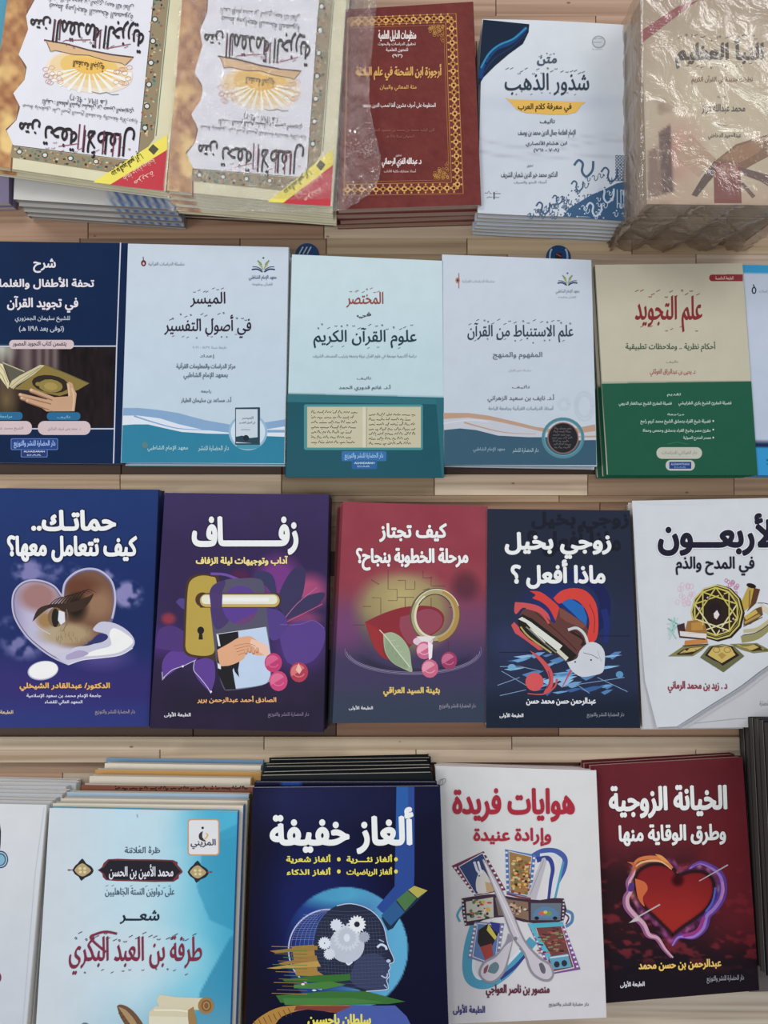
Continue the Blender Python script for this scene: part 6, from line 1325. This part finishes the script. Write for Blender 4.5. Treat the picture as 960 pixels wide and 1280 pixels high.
a.poly([(155, 370), (318, 342), (322, 462), (162, 488)], (176, 176, 166)); a.poly([(330, 345), (405, 350), (440, 455), (350, 452)], (110, 100, 90)); a.poly([(405, 355), (528, 372), (532, 482), (450, 460)], (128, 100, 80)); a.poly([(545, 378), (728, 378), (722, 480), (545, 480)], (96, 108, 122))
for k in range(34): a.ell(rq.uniform(170, 312), rq.uniform(360, 465), rq.uniform(5, 17), rq.uniform(4, 12), rq.choice([(196, 150, 60), (186, 70, 50), (50, 54, 60), (200, 196, 190), (90, 110, 70)]), n=7); a.lift -= a.STEP * .8
for k in range(20): a.ell(rq.uniform(420, 520), rq.uniform(375, 460), rq.uniform(5, 15), rq.uniform(4, 11), rq.choice([(180, 150, 120), (70, 50, 44), (196, 180, 170)]), n=7); a.lift -= a.STEP * .8
a.poly(spline([(556, 450), (572, 420), (610, 400), (660, 402), (700, 425), (712, 450), (690, 468), (575, 468), (556, 450)], 3)[:-1], (80, 120, 160)); a.ell(610, 440, 20, 14, (190, 90, 60), n=8); a.ell(650, 440, 22, 15, (110, 140, 60), n=8); a.ell(632, 432, 12, 10, (206, 180, 80), n=8); a.ell(580, 468, 14, 11, (30, 32, 40), n=10); a.ell(690, 468, 14, 11, (30, 32, 40), n=10)
for (x0, y0, x1, y1) in ((135, 355, 155, 515), (742, 355, 735, 500)): 
    for k in range(7): a.rect(x0 + (x1 - x0) * k / 7 - 5, y0 + (y1 - y0) * k / 7 + 4, x0 + (x1 - x0) * k / 7 + 5, y0 + (y1 - y0) * k / 7 + 14, (190, 180, 196)); a.lift -= a.STEP * .6
strip([(208, 490), (385, 500), (345, 760), (168, 705)], (110, 112, 150), (80, 110, 160)); a.poly([(230, 540), (290, 500), (350, 560), (310, 640), (250, 660), (225, 610)], (40, 34, 34)); a.poly([(290, 500), (340, 580), (330, 600), (280, 540)], (190, 176, 60)); a.poly([(240, 640), (310, 620), (320, 690), (270, 720)], (150, 56, 50)); a.poly([(300, 490), (360, 500), (355, 560), (320, 540)], (44, 52, 130))
strip([(525, 500), (735, 490), (842, 775), (665, 805)], (120, 70, 140), (110, 60, 56), 10); a.poly([(525, 500), (735, 490), (745, 515), (545, 528)], (60, 166, 186)); a.poly([(525, 500), (550, 500), (665, 690), (650, 720)], (70, 170, 190))
for k in range(46): x = rq.uniform(580, 735); y = rq.uniform(525, 680); a.line([(x, y), (x + rq.uniform(12, 34), y + rq.uniform(-5, 5))], 8, rq.choice([(150, 70, 60), (84, 50, 44), (120, 130, 90), (170, 100, 80), (60, 40, 40)])); a.lift -= a.STEP * .8
a.poly([(650, 700), (765, 680), (790, 760), (680, 775)], (84, 150, 180)); a.ell(700, 745, 18, 20, (40, 44, 60), n=8); a.ell(745, 738, 18, 20, (40, 44, 60), n=8); a.line([(660, 705), (770, 690)], 8, (190, 200, 206))
SC, SCD = (188, 182, 192), (138, 130, 144)
a.poly(spline([(436, 600), (420, 680), (390, 790), (330, 850), (270, 850), (232, 800), (260, 730), (330, 690), (390, 620), (410, 560), (436, 600)], 4)[:-1], SCD); a.poly(spline([(432, 606), (412, 680), (380, 780), (325, 838), (276, 838), (244, 798), (270, 740), (338, 700), (396, 630), (432, 606)], 4)[:-1], SC); a.poly(spline([(285, 790), (300, 750), (335, 730), (355, 760), (330, 800), (285, 790)], 4)[:-1], (90, 120, 130)); a.poly(spline([(262, 770), (290, 745), (280, 790), (262, 800), (262, 770)], 3)[:-1], (130, 70, 80))
a.poly(spline([(253, 120), (266, 118), (330, 220), (430, 420), (510, 600), (600, 700), (665, 740), (684, 800), (660, 845), (600, 840), (540, 790), (500, 680), (430, 580), (380, 450), (253, 120)], 3)[:-1], SCD); a.poly(spline([(258, 124), (266, 122), (325, 224), (425, 424), (500, 604), (590, 710), (650, 748), (672, 800), (650, 832), (605, 826), (552, 782), (510, 672), (440, 576), (388, 446), (258, 124)], 3)[:-1], SC); a.poly(spline([(592, 742), (612, 735), (632, 770), (628, 800), (606, 790), (592, 742)], 3)[:-1], (96, 90, 106)); a.line([(270, 140), (400, 420), (470, 580)], 5, (214, 210, 218)); a.ell(452, 590, 12, 12, (120, 114, 126), n=12)
t = title_ink(plT, a); t.z(530, 930, 3.656); RD2 = (166, 28, 52)
t.text('هوايات فريدة', 134, 204, 684, 352, RD2, bold=.036); t.text('وإرادة عنيدة', 228, 384, 578, 464, RD2, bold=.034); t.text('منصور بن ناصر العواجي', 284, 1098, 572, 1158, (96, 36, 58), bold=.04); t.text(FOOT1, 134, 1190, 278, 1236, (60, 60, 120), bold=.035); t.text('دار حضارة للنشر والتوزيع', 570, 1180, 752, 1202, (110, 108, 124), bold=.02)
t.ring(76, 175, 9, 16, 1.6, (90, 90, 100), rot=30, n=20); t.ring(86, 172, 10, 17, 1.4, (90, 90, 100), rot=40, n=20)
finish(bT, cT, a, t); label(bT, 'white hobbies book with scissors over film strips and red title', 'book', 'white hobbies books')
restack(bT, plT, [(.0102, .0006, -.0014, .1), (.0204, .003, -.0016, -.1), (.0306, .0040, -.0022, .1)], 'white hobbies books', 'white hobbies book, @ of the pile under the scissors cover')

# ---- dark red book: burning heart
QU4 = [(738, 957), (928, 946), (949, 1238), (757, 1254)]
plU = Plane(1100, .822, 9)
HU = spline([(488, 205), (465, 165), (400, 140), (330, 142), (270, 175), (245, 230), (255, 300), (300, 380), (370, 450), (440, 520), (458, 545)], 4) + spline([(458, 545), (520, 495), (600, 440), (660, 385), (695, 310), (690, 230), (640, 185), (570, 180), (515, 195), (488, 205)], 4)
def p_U(X, Y):
    x, y = toz(X, Y, 740, 1050, 4.571); n = fbm(X, Y * 2.2, 14, 4)
    C = mixc(rgb(104, 36, 46), rgb(94, 32, 40), fbm(X, Y, 30)); C = mixc(C, rgb(46, 26, 32), sm(Y, 1040, 1110) * sm(905 - X, -20, 60)); C = mixc(C, rgb(112, 34, 40), np.clip(blob(X, Y, 905, 1070, 40, 90) * 1.6, 0, 1) * .6)
    C = mixc(C, rgb(30, 24, 32), sm(Y, 1150, 1215)); C = mixc(C, rgb(126, 36, 46), sm(n, .56, .66) * sm(Y, 1060, 1100) * (1 - sm(Y, 1185, 1225)) * .75)
    # glow of flames hugging the heart's outline
    d = np.full(X.shape, 1e9)
    for p in HU: d = np.minimum(d, np.hypot(x - p[0], y - p[1]))
    fl = np.clip(1 - d / 58, 0, 1); tt = fbm(X * 1.5, Y, 8, 4)
    F1 = mixc(rgb(120, 50, 110), rgb(206, 120, 60), sm(360 - x, -60, 120) * sm(420 - y, 0, 200)); F1 = mixc(F1, rgb(80, 70, 170), sm(x, 560, 680) * sm(y, 200, 330)); F1 = mixc(F1, rgb(190, 130, 160), sm(tt, .5, .7) * .7); F1 = mixc(F1, rgb(150, 50, 120), sm(y, 450, 560) * .6)
    C = mixc(C, F1, np.clip(fl * 2.2, 0, 1) * sm(tt + fl * .6, .5, .8))
    C = mixc(C, rgb(40, 20, 28), np.clip(1 - d / 30, 0, 1))
    h = pmask(x, y, HU); I = mixc(rgb(124, 26, 32), rgb(152, 34, 30), sm(y, 150, 450)); I = mixc(I, rgb(60, 16, 24), np.clip(1 - d / 18, 0, 1)); I = mixc(I, rgb(60, 14, 22), np.clip(blob(x, y, 490, 230, 45, 45) * 1.8, 0, 1))
    return np.where(h[..., None], I, C)
bU, cU = make_book('book', plU, QU4, .0102, p_U, step=1.8, spine_col=(60, 26, 34), back_col=(70, 30, 36), page_col=(180, 140, 132))
a = Ink(plU); a.z(740, 1050, 4.571)
a.line([tuple(p) for p in HU] , 16, (44, 20, 26))
FLM = [(236, 150), (232, 190), (206, 240), (214, 290), (195, 330), (200, 380), (240, 430), (290, 480), (320, 540), (370, 560), (410, 620), (455, 670)]
a.line(FLM, lambda u: 14 + 26 * math.sin(u * 3.1), (140, 80, 130), smooth=5); a.line([(x + 8, y + 2) for x, y in FLM], lambda u: 8 + 14 * math.sin(u * 3.1), (196, 150, 170), smooth=5); a.line([(232, 145), (270, 110), (340, 100), (410, 115), (460, 160)], lambda u: 10 + 12 * math.sin(u * 3.1), (206, 110, 50), smooth=5); a.line([(240, 160), (280, 130), (340, 118), (400, 126), (455, 168)], lambda u: 4 + 8 * math.sin(u * 3.1), (220, 170, 110), smooth=5)
a.poly(spline([(200, 125), (240, 130), (250, 160), (225, 200), (235, 150), (200, 125)], 3)[:-1], (190, 90, 44)); a.poly(spline([(360, 80), (400, 90), (440, 130), (400, 115), (360, 80)], 3)[:-1], (214, 140, 60)); a.poly(spline([(245, 220), (300, 240), (318, 280), (290, 330), (300, 380), (262, 330), (245, 220)], 4)[:-1], (196, 92, 44)); a.poly(spline([(212, 250), (240, 240), (236, 290), (206, 290), (212, 250)], 3)[:-1], (80, 44, 120))
R_F = [(560, 160), (620, 130), (690, 160), (735, 200), (750, 260), (740, 330), (700, 390), (660, 430), (640, 500), (580, 550), (500, 550), (462, 600)]
a.line(R_F, lambda u: 16 + 30 * math.sin(u * 3.1), (92, 56, 150), smooth=5); a.line([(x - 4, y + 4) for x, y in R_F], lambda u: 6 + 14 * math.sin(u * 3.1), (150, 110, 190), smooth=5); a.line([(745, 240), (752, 290), (735, 340)], 10, (196, 120, 170), smooth=4); a.line([(640, 440), (600, 520), (520, 548)], 20, (150, 44, 130), smooth=5); a.line([(705, 270), (690, 350), (650, 410)], 12, (80, 90, 190), smooth=4); a.line([(570, 150), (620, 128), (680, 150)], 10, (110, 70, 150), smooth=4)
a.line([(485, 190), (500, 170), (545, 150)], 14, (140, 40, 60), smooth=4)
a.line([(388, 368), (250, 446)], 8, (176, 166, 174)); a.poly([(210, 474), (262, 430), (272, 460)], (186, 178, 184)); a.line([(776, 142), (612, 234)], 8, (176, 166, 174), w2=5)
t = title_ink(plU, a); t.z(720, 900, 3.367)
t.text('الخيانة الزوجية', 142, 278, 632, 408, WT, bold=.04, rot=-1, edge=.02, ecol=(70, 20, 30)); t.text('وطرق الوقاية منها', 182, 440, 628, 526, WT, bold=.038, rot=-1, edge=.02, ecol=(60, 20, 30)); t.text('عبدالرحمن بن حسن محمد', 264, 1010, 610, 1052, (226, 186, 80), bold=.04, rot=-2); t.text(FOOT1, 186, 1098, 288, 1126, (206, 206, 212), bold=.03, rot=-2); t.text(FOOT2, 550, 1074, 706, 1106, (150, 146, 156), bold=.015, rot=-2)
finish(bU, cU, a, t); label(bU, 'dark red book with a heart wrapped in flames and pierced by an arrow', 'book', 'dark red burning-heart books')
restack(bU, plU, [(.0108, -.0034, .0010, .2), (.0216, -.0048, .0022, -.3)], 'dark red burning-heart books', 'dark red burning-heart book, @ of the pile, top edge showing')

# ---- dark pile cut by the right edge
plV = Plane(1100, .752, 9)
QV = [(974, 906), (1150, 900), (1170, 1250), (994, 1254)]
bV, cV = make_book('book', plV, QV, .0108, (36, 34, 40), step=60, spine_col=(24, 24, 28), back_col=(40, 36, 38), page_col=(58, 54, 53), spine='right')
label(bV, 'dark-covered book topping the tall pile cut off by the bottom right edge', 'book', 'dark books at the bottom right')
restack(bV, plV, [(.0118, -.0008, .0002, -.2), (.0236, .0010, -.0004, .2), (.0354, .0002, .0004, -.2), (.0472, .0016, .001, .2), (.059, .0008, .0006, -.1), (.0708, .0022, .0012, .1), (.0826, .0014, .0018, -.1)], 'dark books at the bottom right', 'dark book, @ of the tall pile at the bottom right edge')
rW, cW = make_book('book', Plane(1100, .8475, 9), [(916, 926), (1060, 920), (1080, 1236), (936, 1240)], .0098, (108, 100, 100), step=60, spine_col=(60, 50, 50), page_col=(140, 130, 124)); label(rW, 'grey book corner peeping out between the dark red book and the dark pile', 'book')
bpy.context.view_layer.update()
